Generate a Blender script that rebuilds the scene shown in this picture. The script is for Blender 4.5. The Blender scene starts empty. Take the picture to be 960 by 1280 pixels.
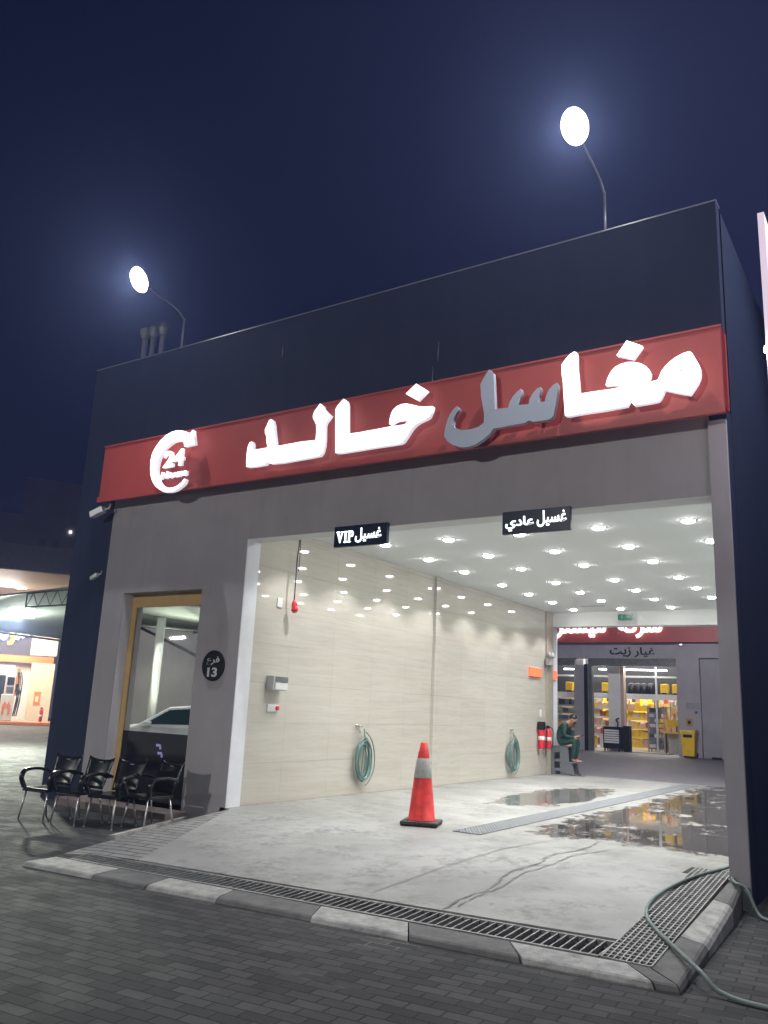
import bpy, bmesh, math, random
from mathutils import Vector, Matrix
R = math.radians
random.seed(7)
scene = bpy.context.scene
col = scene.collection

# ------------------------------------------------------------------ camera
F_PX = 1029.69
cam = bpy.data.cameras.new('camera'); cam_ob = bpy.data.objects.new('camera', cam); col.objects.link(cam_ob)
def cam_matrix(yaw, pitch, roll):
    sy, cy = math.sin(yaw), math.cos(yaw)
    fwd = Vector((-sy*math.cos(pitch), cy*math.cos(pitch), math.sin(pitch)))
    right = Vector((cy, sy, 0)); up = right.cross(fwd)
    r2 = math.cos(roll)*right + math.sin(roll)*up
    u2 = -math.sin(roll)*right + math.cos(roll)*up
    m = Matrix.Identity(4)
    for i in range(3):
        m[i][0] = r2[i]; m[i][1] = u2[i]; m[i][2] = -fwd[i]
    return m
m = cam_matrix(0.5835, 0.2333, 0.0466); m.translation = Vector((8.6447, -9.3021, 1.5))
cam_ob.matrix_world = m
cam.sensor_fit = 'VERTICAL'; cam.sensor_height = 36.0; cam.lens = F_PX/1280*36.0
cam.clip_end = 2000; cam.clip_start = 0.05
scene.camera = cam_ob

# ------------------------------------------------------------------ night sky
w = bpy.data.worlds.new('World'); scene.world = w; w.use_nodes = True
nt = w.node_tree; nt.nodes.clear()
out = nt.nodes.new('ShaderNodeOutputWorld'); bg = nt.nodes.new('ShaderNodeBackground')
tc = nt.nodes.new('ShaderNodeTexCoord'); sp = nt.nodes.new('ShaderNodeSeparateXYZ')
nt.links.new(tc.outputs['Generated'], sp.inputs[0])
mx = nt.nodes.new('ShaderNodeMapRange'); mx.inputs[1].default_value = -0.75; mx.inputs[2].default_value = 0.15
nt.links.new(sp.outputs['X'], mx.inputs[0])
nz = nt.nodes.new('ShaderNodeTexNoise'); nz.inputs['Scale'].default_value = 1.6; nz.inputs['Detail'].default_value = 2
nt.links.new(tc.outputs['Generated'], nz.inputs['Vector'])
ad = nt.nodes.new('ShaderNodeMath'); ad.operation = 'MULTIPLY_ADD'; ad.inputs[1].default_value = 0.5; ad.inputs[2].default_value = -0.25
nt.links.new(nz.outputs['Fac'], ad.inputs[0])
ad2 = nt.nodes.new('ShaderNodeMath'); ad2.operation = 'ADD'
nt.links.new(mx.outputs[0], ad2.inputs[0]); nt.links.new(ad.outputs[0], ad2.inputs[1])
cr = nt.nodes.new('ShaderNodeValToRGB')
cr.color_ramp.elements[0].color = (0.0030, 0.0048, 0.0225, 1); cr.color_ramp.elements[1].color = (0.0120, 0.0150, 0.050, 1)
nt.links.new(ad2.outputs[0], cr.inputs[0]); nt.links.new(cr.outputs[0], bg.inputs[0]); bg.inputs[1].default_value = 1.0
nt.links.new(bg.outputs[0], out.inputs[0])

# ------------------------------------------------------------------ exposure
vs = scene.view_settings
vs.view_transform = 'Standard'; vs.look = 'None'; vs.exposure = 0.0; vs.gamma = 1.0
scene.cycles.use_denoising = True
scene.cycles.max_bounces = 8; scene.cycles.diffuse_bounces = 4; scene.cycles.glossy_bounces = 4
scene.cycles.sample_clamp_indirect = 4.0
P_DOWN = 150.0; P_FLOOD = 1050.0; P_SIDE = 950.0; P_FRONT_FILL = 7600.0; P_REAR_FILL = 330.0

# ------------------------------------------------------------------ materials
def new_mat(name):
    m = bpy.data.materials.new(name); m.use_nodes = True
    n = m.node_tree; n.nodes.clear()
    o = n.nodes.new('ShaderNodeOutputMaterial'); b = n.nodes.new('ShaderNodeBsdfPrincipled')
    n.links.new(b.outputs[0], o.inputs[0])
    return m, n, b
def mat(name, c, rough=.6, metal=0.0, var=.12, scale=6.0, bump=0.0, bscale=40.0, spec=.5):
    m, n, b = new_mat(name)
    b.inputs['Metallic'].default_value = metal; b.inputs['Roughness'].default_value = rough
    b.inputs['Specular IOR Level'].default_value = spec
    g = n.nodes.new('ShaderNodeNewGeometry')
    t = n.nodes.new('ShaderNodeTexNoise'); t.inputs['Scale'].default_value = scale; t.inputs['Detail'].default_value = 6
    t.inputs['Roughness'].default_value = .65
    n.links.new(g.outputs['Position'], t.inputs['Vector'])
    r = n.nodes.new('ShaderNodeValToRGB')
    r.color_ramp.elements[0].position = .3; r.color_ramp.elements[1].position = .7
    r.color_ramp.elements[0].color = tuple(max(0, x*(1-var)) for x in c)+(1,)
    r.color_ramp.elements[1].color = tuple(min(1, x*(1+var)) for x in c)+(1,)
    n.links.new(t.outputs['Fac'], r.inputs[0]); n.links.new(r.outputs[0], b.inputs['Base Color'])
    if bump:
        t2 = n.nodes.new('ShaderNodeTexNoise'); t2.inputs['Scale'].default_value = bscale; t2.inputs['Detail'].default_value = 4
        n.links.new(g.outputs['Position'], t2.inputs['Vector'])
        bp = n.nodes.new('ShaderNodeBump'); bp.inputs['Strength'].default_value = bump; bp.inputs['Distance'].default_value = .01
        n.links.new(t2.outputs['Fac'], bp.inputs['Height']); n.links.new(bp.outputs[0], b.inputs['Normal'])
    return m
def emis(name, c, s):
    m, n, b = new_mat(name)
    b.inputs['Base Color'].default_value = tuple(min(1, x) for x in c)+(1,)
    b.inputs['Emission Color'].default_value = tuple(c)+(1,); b.inputs['Emission Strength'].default_value = s
    b.inputs['Roughness'].default_value = .4
    return m
def math_node(n, op, a, b=None, c=None, clamp=False):
    k = n.nodes.new('ShaderNodeMath'); k.operation = op; k.use_clamp = clamp
    for i, v in enumerate((a, b, c)):
        if v is None: continue
        if isinstance(v, (int, float)): k.inputs[i].default_value = v
        else: n.links.new(v, k.inputs[i])
    return k.outputs[0]
def noise(n, vec, scale, detail=5, rough=.6):
    t = n.nodes.new('ShaderNodeTexNoise'); t.inputs['Scale'].default_value = scale; t.inputs['Detail'].default_value = detail
    t.inputs['Roughness'].default_value = rough; n.links.new(vec, t.inputs['Vector']); return t.outputs['Fac']
def mrange(n, v, a, b, c=0.0, d=1.0, smooth=True):
    k = n.nodes.new('ShaderNodeMapRange'); k.interpolation_type = 'SMOOTHSTEP' if smooth else 'LINEAR'
    for i, x in enumerate((a, b, c, d)): k.inputs[i+1].default_value = x
    n.links.new(v, k.inputs[0]); return k.outputs[0]
def mixc(n, f, a, b, mode='MIX'):
    k = n.nodes.new('ShaderNodeMix'); k.data_type = 'RGBA'; k.blend_type = mode
    for idx, v in ((0, f), (6, a), (7, b)):
        if isinstance(v, (int, float)): k.inputs[idx].default_value = v
        elif isinstance(v, tuple): k.inputs[idx].default_value = v+(1,)
        else: n.links.new(v, k.inputs[idx])
    return k.outputs[2]
def posxyz(n):
    g = n.nodes.new('ShaderNodeNewGeometry'); s = n.nodes.new('ShaderNodeSeparateXYZ')
    n.links.new(g.outputs['Position'], s.inputs[0]); return g.outputs['Position'], s.outputs[0], s.outputs[1], s.outputs[2]
def comb(n, x, y, z=0.0):
    k = n.nodes.new('ShaderNodeCombineXYZ')
    for i, v in enumerate((x, y, z)):
        if isinstance(v, (int, float)): k.inputs[i].default_value = v
        else: n.links.new(v, k.inputs[i])
    return k.outputs[0]
def bumpn(n, h, b, strength=.3, dist=.01):
    k = n.nodes.new('ShaderNodeBump'); k.inputs['Strength'].default_value = strength; k.inputs['Distance'].default_value = dist
    n.links.new(h, k.inputs['Height']); n.links.new(k.outputs[0], b.inputs['Normal'])

def make_concrete():
    m, n, b = new_mat('wet_concrete')
    p, x, y, z = posxyz(n)
    n1 = noise(n, p, .7, 6); n2 = noise(n, p, 3.2, 8, .7); n3 = noise(n, p, 26, 4)
    stretched = comb(n, math_node(n, 'MULTIPLY', x, 1.0), math_node(n, 'MULTIPLY', y, .38), 0.0)
    n4 = noise(n, stretched, 1.5, 6, .68)
    base = mixc(n, mrange(n, n1, .32, .68), (.20, .20, .19), (.30, .30, .288))
    base = mixc(n, mrange(n, n2, .50, .72, 0, .6), base, (.135, .133, .124))
    base = mixc(n, mrange(n, n3, .5, .75, 0, .25), base, (.30, .30, .29))
    n6 = noise(n, p, 1.3, 9, .78); n7 = noise(n, p, 9.0, 6, .75)
    base = mixc(n, math_node(n, 'MULTIPLY', mrange(n, n6, .48, .61, 0, .75), mrange(n, n7, .38, .60)), base, (.10, .099, .093))
    # water lying on the right half of the bay, breaking up into patches
    wx = mrange(n, math_node(n, 'MULTIPLY_ADD', n2, 1.6, x), 4.3, 5.0)
    wy = mrange(n, math_node(n, 'MULTIPLY_ADD', n2, 1.4, y), 1.6, 2.4)
    area = math_node(n, 'MULTIPLY', wx, wy)
    n5 = noise(n, comb(n, math_node(n, 'MULTIPLY', x, 1.0), math_node(n, 'MULTIPLY', y, .55), 3.0), 3.4, 8, .72)
    patch = mrange(n, math_node(n, 'ADD', math_node(n, 'MULTIPLY_ADD', area, .30, math_node(n, 'MULTIPLY', n4, .42)), math_node(n, 'MULTIPLY', n5, .62)), .715, .80)
    wetr = math_node(n, 'MULTIPLY', area, patch)
    dx = math_node(n, 'DIVIDE', math_node(n, 'SUBTRACT', x, 2.45), .75)
    dy = math_node(n, 'DIVIDE', math_node(n, 'SUBTRACT', y, 6.6), 2.7)
    rr = math_node(n, 'ADD', math_node(n, 'MULTIPLY', dx, dx), math_node(n, 'MULTIPLY', dy, dy))
    pud = mrange(n, math_node(n, 'MULTIPLY_ADD', math_node(n, 'MULTIPLY_ADD', n5, 1.6, n4), -1.5, rr), -.75, -1.5, 0, .6)
    dmp = math_node(n, 'MULTIPLY', area, .35)
    wet = math_node(n, 'MAXIMUM', wetr, pud, clamp=True)
    dampcol = mixc(n, dmp, base, (.12, .117, .104))
    colr = mixc(n, wet, dampcol, (.062, .060, .054))
    n.links.new(colr, b.inputs['Base Color'])
    n.links.new(mrange(n, wet, .08, .55, .55, .035), b.inputs['Roughness'])
    h = math_node(n, 'MULTIPLY', math_node(n, 'ADD', n3, n2), math_node(n, 'SUBTRACT', 1.0, wet))
    bumpn(n, h, b, .25, .006)
    return m
def make_pavers():
    m, n, b = new_mat('block_paving')
    p, x, y, z = posxyz(n)
    a = R(5)
    u = math_node(n, 'ADD', math_node(n, 'MULTIPLY', x, math.cos(a)), math_node(n, 'MULTIPLY', y, math.sin(a)))
    v = math_node(n, 'ADD', math_node(n, 'MULTIPLY', x, -math.sin(a)), math_node(n, 'MULTIPLY', y, math.cos(a)))
    br = n.nodes.new('ShaderNodeTexBrick'); n.links.new(comb(n, u, v), br.inputs['Vector'])
    br.inputs['Scale'].default_value = 1.0; br.inputs['Brick Width'].default_value = .24; br.inputs['Row Height'].default_value = .115
    br.inputs['Mortar Size'].default_value = .007; br.inputs['Mortar Smooth'].default_value = .25; br.inputs['Bias'].default_value = -.2
    br.inputs['Color1'].default_value = (.032, .032, .033, 1); br.inputs['Color2'].default_value = (.080, .079, .077, 1)
    br.inputs['Mortar'].default_value = (.012, .012, .012, 1)
    n1 = noise(n, p, .35, 5); n2 = noise(n, p, 2.6, 6, .7); n3 = noise(n, p, 60, 3)
    c = mixc(n, mrange(n, n1, .35, .7, 0, .3), br.outputs['Color'], (.044, .043, .043))
    c = mixc(n, mrange(n, n2, .5, .75, 0, .28), c, (.085, .084, .082))
    c = mixc(n, mrange(n, n3, .55, .8, 0, .30), c, (.085, .085, .084))
    # pale cement left in some of the joints
    light = math_node(n, 'MULTIPLY', br.outputs['Fac'], mrange(n, noise(n, p, 1.1, 3), .57, .66, 0, .75))
    c = mixc(n, light, c, (.20, .20, .19))
    n.links.new(c, b.inputs['Base Color']); b.inputs['Roughness'].default_value = .62
    n.links.new(mrange(n, n2, .3, .7, .72, .9), b.inputs['Roughness'])
    h = math_node(n, 'MULTIPLY_ADD', n3, .25, math_node(n, 'SUBTRACT', 1.0, br.outputs['Fac']))
    bumpn(n, h, b, .8, .01)
    b.inputs['Specular IOR Level'].default_value = .3
    return m
def make_tile():
    m, n, b = new_mat('travertine_tile')
    p, x, y, z = posxyz(n)
    st = comb(n, math_node(n, 'MULTIPLY', y, .35), math_node(n, 'MULTIPLY', z, 5.0), x)
    n1 = noise(n, st, 1.6, 6, .65); n2 = noise(n, st, 6.0, 5, .6)
    br = n.nodes.new('ShaderNodeTexBrick'); n.links.new(comb(n, y, z), br.inputs['Vector'])
    br.offset = 0.0; br.inputs['Scale'].default_value = 1.0; br.inputs['Brick Width'].default_value = 1.2; br.inputs['Row Height'].default_value = .6
    br.inputs['Mortar Size'].default_value = .0035; br.inputs['Mortar Smooth'].default_value = .2
    br.inputs['Color1'].default_value = (.47, .437, .375, 1); br.inputs['Color2'].default_value = (.51, .477, .415, 1); br.inputs['Mortar'].default_value = (.31, .28, .235, 1)
    c = mixc(n, mrange(n, n1, .35, .65, 0, .65), br.outputs['Color'], (.55, .527, .475))
    c = mixc(n, mrange(n, n2, .5, .7, 0, .45), c, (.42, .38, .315))
    n.links.new(c, b.inputs['Base Color']); b.inputs['Roughness'].default_value = .03
    b.inputs['Specular IOR Level'].default_value = .45
    return m
def make_cladding():
    m, n, b = new_mat('dark_composite_cladding')
    p, x, y, z = posxyz(n)
    br = n.nodes.new('ShaderNodeTexBrick'); n.links.new(comb(n, math_node(n, 'ADD', x, math_node(n, 'MULTIPLY', y, 1.0)), z), br.inputs['Vector'])
    br.offset = 0.0; br.inputs['Scale'].default_value = 1.0; br.inputs['Brick Width'].default_value = 2.4; br.inputs['Row Height'].default_value = 1.3
    br.inputs['Mortar Size'].default_value = .006; br.inputs['Color1'].default_value = (.019, .026, .060, 1); br.inputs['Color2'].default_value = (.021, .028, .063, 1)
    br.inputs['Mortar'].default_value = (.017, .023, .054, 1)
    n1 = noise(n, comb(n, math_node(n, 'MULTIPLY', x, 3.5), math_node(n, 'MULTIPLY', z, .5), y), 1.2, 6)
    bumpn(n, noise(n, p, .8, 2), b, .25, .02)
    c = mixc(n, mrange(n, n1, .35, .7, 0, .7), br.outputs['Color'], (.026, .033, .068))
    n.links.new(c, b.inputs['Base Color']); b.inputs['Roughness'].default_value = .62
    b.inputs['Specular IOR Level'].default_value = .2
    return m
def make_grey_cladding(name, c1, c2):
    m, n, b = new_mat(name)
    p, x, y, z = posxyz(n)
    n1 = noise(n, p, .8, 6); st = comb(n, math_node(n, 'MULTIPLY', x, 3.0), math_node(n, 'MULTIPLY', z, .35), y)
    n2 = noise(n, st, 2.0, 5); n3 = noise(n, p, 70, 3)
    c = mixc(n, mrange(n, n1, .3, .7), c1, c2)
    c = mixc(n, mrange(n, n2, .5, .8, 0, .3), c, tuple(v*.75 for v in c1))
    n.links.new(c, b.inputs['Base Color']); b.inputs['Roughness'].default_value = .6
    bumpn(n, n3, b, .12, .004)
    return m

M = {}
M['concrete'] = make_concrete(); M['pavers'] = make_pavers(); M['tile'] = make_tile(); M['cladding'] = make_cladding()
M['grey'] = make_grey_cladding('grey_cladding', (.315, .298, .298), (.365, .345, .346))
M['rear_grey'] = make_grey_cladding('grey_render', (.30, .28, .30), (.36, .34, .36))
M['red'] = mat('red_panel', (.39, .060, .050), .45, var=.08, scale=1.2)
M['white'] = mat('white_paint', (.74, .75, .73), .55, var=.03, scale=2)
M['ceil'] = mat('white_ceiling', (.90, .94, .925), .7, var=.02, scale=1)
M['jamb'] = mat('white_jamb', (.74, .75, .78), .4, var=.04)
M['pilaster'] = mat('beige_pilaster', (.40, .355, .29), .3, var=.12, scale=8)
M['kwhite'] = mat('kerb_white_paint', (.32, .315, .295), .75, var=.42, scale=7, bump=.3, bscale=50)
M['kgrey'] = mat('kerb_grey', (.12, .118, .114), .8, var=.28, scale=7, bump=.3, bscale=50)
M['steel'] = mat('galvanised_steel', (.34, .34, .34), .45, .7, var=.2)
M['darksteel'] = mat('dirty_steel', (.16, .16, .155), .5, .5, var=.3, scale=12)
M['drainblue'] = mat('blue_grey_steel', (.25, .265, .28), .5, .35, var=.2, scale=12)
M['pit'] = mat('drain_pit', (.008, .008, .008), .9)
M['black'] = mat('black_plastic', (.008, .008, .009), .28, var=.1)
M['mattblack'] = mat('matt_black', (.008, .008, .009), .6, var=.1, spec=.25)
M['chair'] = mat('black_chair_plastic', (.006, .006, .007), .24, var=.15)
M['alu'] = mat('aluminium', (.62, .62, .60), .35, .8, var=.08)
M['conered'] = mat('cone_red', (.66, .035, .032), .5, var=.3, scale=9)
M['sleeve'] = mat('reflective_sleeve', (.42, .42, .41), .35, var=.15, scale=20)
M['rubber'] = mat('black_rubber', (.035, .034, .034), .7, var=.3, scale=18)
M['tan'] = mat('tan_frame', (.55, .36, .14), .4, var=.08)
M['gratesteel'] = mat('galvanised_grating', (.24, .24, .235), .5, .3, var=.35, scale=9)
M['hose'] = mat('green_hose', (.12, .20, .18), .4, var=.3, scale=14)
M['hosegrey'] = mat('grey_green_hose', (.13, .17, .155), .42, var=.25, scale=12)
M['acrylic'] = mat('unlit_acrylic', (.40, .43, .50), .3, var=.04, scale=2)
M['sign_on'] = emis('lit_acrylic', (1, 1, 1), 1.6)
M['sign_side'] = emis('lit_acrylic_side', (.9, .92, 1), .65)
M['signtext'] = emis('lit_sign_text', (.93, 1, 1), 1.6)
M['lens'] = emis('downlight_lens', (1, 1, .97), 24.0)
M['opal'] = emis('opal_downlight', (1, 1, .975), 58.0)
M['flood'] = emis('floodlight_lens', (1, 1, 1), 40.0)
M['navy'] = mat('navy_sign_face', (.008, .016, .035), .3)
M['yellow'] = mat('yellow_plastic', (.75, .47, .015), .45, var=.1)
M['signred'] = mat('extinguisher_red', (.62, .02, .035), .3, var=.1)
M['skin'] = mat('skin', (.36, .19, .125), .55, var=.08, scale=20)
M['green'] = mat('dark_green_cloth', (.010, .040, .032), .85, var=.25, scale=18, bump=.3)
M['hair'] = mat('black_hair', (.008, .007, .007), .5)
M['stoolgrey'] = mat('grey_plastic', (.125, .135, .15), .5)
M['plinth'] = mat('brown_stone', (.20, .155, .14), .6, var=.2)
def glass_mirror():
    m, n, b = new_mat('reflective_window_film')
    b.inputs['Base Color'].default_value = (.62, .62, .58, 1); b.inputs['Metallic'].default_value = 1; b.inputs['Roughness'].default_value = .015
    p, x, y, z = posxyz(n); bumpn(n, noise(n, p, 1.4, 1), b, .03, .01)
    return m
M['mirror'] = glass_mirror()
M['blackgloss'] = mat('black_gloss_panel', (.006, .007, .010), .06, var=.1)

# ------------------------------------------------------------------ mesh helpers
class MB:
    def __init__(s): s.bm = bmesh.new(); s.mi = 0; s.sm = False
    def face(s, vs):
        try: f = s.bm.faces.new(vs); f.material_index = s.mi; f.smooth = s.sm; return f
        except ValueError: return None
    def box(s, x0, x1, y0, y1, z0, z1, M4=None, bev=0.0):
        c = [(x, y, z) for x in (x0, x1) for y in (y0, y1) for z in (z0, z1)]
        v = [s.bm.verts.new(M4 @ Vector(p) if M4 else p) for p in c]
        fs = [s.face([v[i] for i in q]) for q in ((0,1,3,2), (4,6,7,5), (0,4,5,1), (2,3,7,6), (0,2,6,4), (1,5,7,3))]
        if bev:
            ed = {e for f in fs if f for e in f.edges}
            bmesh.ops.bevel(s.bm, geom=list(ed), offset=bev, segments=2, affect='EDGES', profile=.6)
        return s
    def quad(s, *pts): s.face([s.bm.verts.new(p) for p in pts]); return s
    def hexa(s, bot, top):
        b = [s.bm.verts.new(p) for p in bot]; t = [s.bm.verts.new(p) for p in top]; k = len(b)
        s.face(list(reversed(b))); s.face(t)
        for i in range(k): s.face([b[i], b[(i+1) % k], t[(i+1) % k], t[i]])
        return s
    def tube(s, pts, r, n=8, cap=True):
        pts = [Vector(p) for p in pts]; rings = []
        up = Vector((0, 0, 1)); prev = None
        for i, p in enumerate(pts):
            d = (pts[min(i+1, len(pts)-1)] - pts[max(i-1, 0)]).normalized()
            if prev is None:
                a = up if abs(d.z) < .9 else Vector((1, 0, 0)); u = (a - d*a.dot(d)).normalized()
            else: u = (prev - d*prev.dot(d)).normalized()
            prev = u; v = d.cross(u); rr = r[i] if isinstance(r, (list, tuple)) else r
            rings.append([s.bm.verts.new(p + (u*math.cos(t) + v*math.sin(t))*rr) for t in [2*math.pi*k/n for k in range(n)]])
        sm = s.sm; s.sm = True
        for a, b in zip(rings, rings[1:]):
            for k in range(n): s.face([a[k], a[(k+1) % n], b[(k+1) % n], b[k]])
        s.sm = sm
        if cap: s.face(list(reversed(rings[0]))); s.face(rings[-1])
        return s
    def lathe(s, prof, n=24, M4=None, smooth=True, caps=True):
        rings = []
        for r, z in prof:
            rings.append([s.bm.verts.new((M4 or Matrix()) @ Vector((r*math.cos(2*math.pi*k/n), r*math.sin(2*math.pi*k/n), z))) for k in range(n)])
        sm = s.sm; s.sm = smooth
        for a, b in zip(rings, rings[1:]):
            for k in range(n): s.face([a[k], a[(k+1) % n], b[(k+1) % n], b[k]])
        s.sm = sm
        if caps: s.face(list(reversed(rings[0]))); s.face(rings[-1])
        return s
    def prism(s, poly, axis, a, b):
        # poly in the two remaining axes, extruded along axis from a to b
        def mk(p, h): return {'x': (h, p[0], p[1]), 'y': (p[0], h, p[1]), 'z': (p[0], p[1], h)}[axis]
        A = [s.bm.verts.new(mk(p, a)) for p in poly]; B = [s.bm.verts.new(mk(p, b)) for p in poly]; k = len(poly)
        s.face(A); s.face(list(reversed(B)))
        for i in range(k): s.face([A[i], B[i], B[(i+1) % k], A[(i+1) % k]])
        return s
    def build(s, name, mats, parent=None, bevel=0.0):
        me = bpy.data.meshes.new(name)
        bmesh.ops.remove_doubles(s.bm, verts=s.bm.verts, dist=1e-6)
        bmesh.ops.recalc_face_normals(s.bm, faces=s.bm.faces)
        s.bm.to_mesh(me); s.bm.free()
        for q in (mats if isinstance(mats, (list, tuple)) else [mats]): me.materials.append(q)
        o = bpy.data.objects.new(name, me); col.objects.link(o)
        if parent: o.parent = parent
        if bevel:
            b = o.modifiers.new('bevel', 'BEVEL'); b.width = bevel; b.segments = 2; b.limit_method = 'ANGLE'
        return o
def tag(o, label=None, cat=None, group=None, kind=None):
    if label: o['label'] = label
    if cat: o['category'] = cat
    if group: o['group'] = group
    if kind: o['kind'] = kind
    return o
def thing(name, label, cat, loc=(0, 0, 0), rz=0.0, group=None):
    o = bpy.data.objects.new(name, None); col.objects.link(o); o.location = loc; o.rotation_euler = (0, 0, rz)
    o.empty_display_size = .2
    return tag(o, label, cat, group)
def copy_tree(o, parent=None):
    c = o.copy(); col.objects.link(c)
    if parent: c.parent = parent
    for ch in list(o.children): copy_tree(ch, c)
    return c
def curve_mesh(name, polys, depth, mats, parent, M4):
    # flat outlines (with holes) filled and extruded; local x,y plane, extruded along local z by +-depth/2
    cu = bpy.data.curves.new(name, 'CURVE'); cu.dimensions = '2D'; cu.fill_mode = 'BOTH'; cu.extrude = depth/2
    for pl in polys:
        s = cu.splines.new('POLY'); s.points.add(len(pl)-1); s.use_cyclic_u = True
        for i, (a, b) in enumerate(pl): s.points[i].co = (a, b, 0, 1)
    t = bpy.data.objects.new(name+'_tmp', cu); col.objects.link(t)
    bpy.context.view_layer.update()
    me = bpy.data.meshes.new_from_object(t.evaluated_get(bpy.context.evaluated_depsgraph_get()))
    bpy.data.objects.remove(t); bpy.data.curves.remove(cu)
    me.name = name; me.transform(M4); me.materials.clear()
    for q in (mats if isinstance(mats, (list, tuple)) else [mats]): me.materials.append(q)
    o = bpy.data.objects.new(name, me); col.objects.link(o)
    if parent: o.parent = parent
    return o
def text_mesh(name, body, x0, x1, z0, z1, y, depth, m, parent, bold=0.0, shear=0.0):
    # lettering in a plane facing -y, fitted into the rectangle
    cu = bpy.data.curves.new(name, 'FONT'); cu.body = body; cu.extrude = .02; cu.offset = bold; cu.shear = shear
    t = bpy.data.objects.new(name+'_tmp', cu); col.objects.link(t); bpy.context.view_layer.update()
    me = bpy.data.meshes.new_from_object(t.evaluated_get(bpy.context.evaluated_depsgraph_get()))
    bpy.data.objects.remove(t)
    xs = [v.co.x for v in me.vertices]; ys = [v.co.y for v in me.vertices]
    a, b, c, d = min(xs), max(xs), min(ys), max(ys)
    for v in me.vertices:
        X, Y, Z = v.co
        v.co = (x0+(X-a)/(b-a)*(x1-x0), y-(Z/.02)*depth/2, z0+(Y-c)/(d-c)*(z1-z0))
    me.name = name; me.materials.clear(); me.materials.append(m)
    o = bpy.data.objects.new(name, me); col.objects.link(o); o.parent = parent
    return o
def spot(name, loc, direction, power, angle, blend=.3, radius=.05, color=(1, 1, 1), parent=None):
    l = bpy.data.lights.new(name, 'SPOT'); l.energy = power; l.spot_size = angle; l.spot_blend = blend; l.shadow_soft_size = radius; l.color = color
    o = bpy.data.objects.new(name, l); col.objects.link(o); o.location = loc
    o.rotation_euler = Vector(direction).to_track_quat('-Z', 'Y').to_euler()
    if parent: o.parent = parent
    return o
def area(name, loc, direction, power, sx, sy, color=(1, 1, 1), parent=None):
    l = bpy.data.lights.new(name, 'AREA'); l.energy = power; l.shape = 'RECTANGLE'; l.size = sx; l.size_y = sy; l.color = color
    o = bpy.data.objects.new(name, l); col.objects.link(o); o.location = loc
    o.rotation_euler = Vector(direction).to_track_quat('-Z', 'Y').to_euler()
    if parent: o.parent = parent
    return o
def smooth_path(pts, n=8):
    P = [Vector(p) for p in pts]; outp = []
    for i in range(len(P)-1):
        p0, p1, p2, p3 = P[max(i-1, 0)], P[i], P[i+1], P[min(i+2, len(P)-1)]
        for k in range(n):
            t = k/n
            outp.append(.5*((2*p1)+(p2-p0)*t+(2*p0-5*p1+4*p2-p3)*t*t+(3*p1-p0-3*p2+p3)*t**3))
    outp.append(P[-1]); return outp
GZ = -.25                                   # level of the paved forecourt
def rampz(y): return .06*y if y < 0 else 0.0

# ================================================================== THE SETTING
def lerp(a, b, t): return tuple(a[i]+(b[i]-a[i])*t for i in range(len(a)))
g = MB(); g.quad((-400, -400, GZ), (400, -400, GZ), (400, 500, GZ), (-400, 500, GZ))
tag(g.build('pavement', M['pavers']), kind='structure')
f = MB(); f.box(-.1, 6.9, 0, 12.9, -.4, 0)
tag(f.build('bay_floor', M['concrete']), kind='structure')
# sloping concrete apron in front of the bay
A1, A2, A3, A4 = (.12, 0), (1.5, -2.86), (6.49, -2.46), (6.42, 0)
f = MB(); pl = [A1, A2, A3, A4]
f.hexa([(x, y, -.5) for x, y in pl], [(x, y, rampz(y)) for x, y in pl])
tag(f.build('apron', M['concrete']), kind='structure')
f = MB(); pl = [A4, A3, (6.86, -2.46), (6.80, 0)]
f.hexa([(x, y, -.6) for x, y in pl], [(x, y, rampz(y)-.06) for x, y in pl])
tag(f.build('drain_channel', M['pit']), kind='structure')
f = MB()
f.hexa([(.82, -3.32, -.6), (6.86, -2.97, -.6), (6.86, -2.46, -.6), (6.49, -2.46, -.6), (1.5, -2.86, -.6), (.82, -2.92, -.6)],
       [(.82, -3.32, -.25), (6.86, -2.97, -.25), (6.86, -2.46, -.24), (6.49, -2.46, -.24), (1.5, -2.86, -.24), (.82, -2.92, -.25)])
tag(f.build('drain_trench', M['pit']), kind='structure')
# paved flank of the ramp, falling to the forecourt on the left
def make_ribbed():
    m, n, b = new_mat('ribbed_paving')
    p, x, y, z = posxyz(n)
    br = n.nodes.new('ShaderNodeTexBrick'); n.links.new(comb(n, x, y), br.inputs['Vector'])
    br.inputs['Scale'].default_value = 1.0; br.inputs['Brick Width'].default_value = .5; br.inputs['Row Height'].default_value = .125
    br.inputs['Mortar Size'].default_value = .012; br.inputs['Color1'].default_value = (.19, .19, .18, 1); br.inputs['Color2'].default_value = (.25, .245, .235, 1)
    br.inputs['Mortar'].default_value = (.03, .03, .03, 1)
    c = mixc(n, mrange(n, noise(n, p, 4, 6), .45, .75, 0, .5), br.outputs['Color'], (.12, .12, .115))
    n.links.new(c, b.inputs['Base Color']); b.inputs['Roughness'].default_value = .7
    bumpn(n, math_node(n, 'SUBTRACT', 1.0, br.outputs['Fac']), b, .6, .01)
    return m
M['ribbed'] = make_ribbed()
f = MB()
f.hexa([(-.72, -.0, -.5), (.42, -2.97, -.5), (.82, -2.92, -.5), (1.5, -2.86, -.5), (.12, 0, -.5)],
       [(-.72, -.0, -.225), (.42, -2.97, -.232), (.82, -2.92, -.20), (1.5, -2.86, -.172), (.12, 0, 0)])
tag(f.build('ramp_flank', M['ribbed']), kind='structure')
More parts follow.
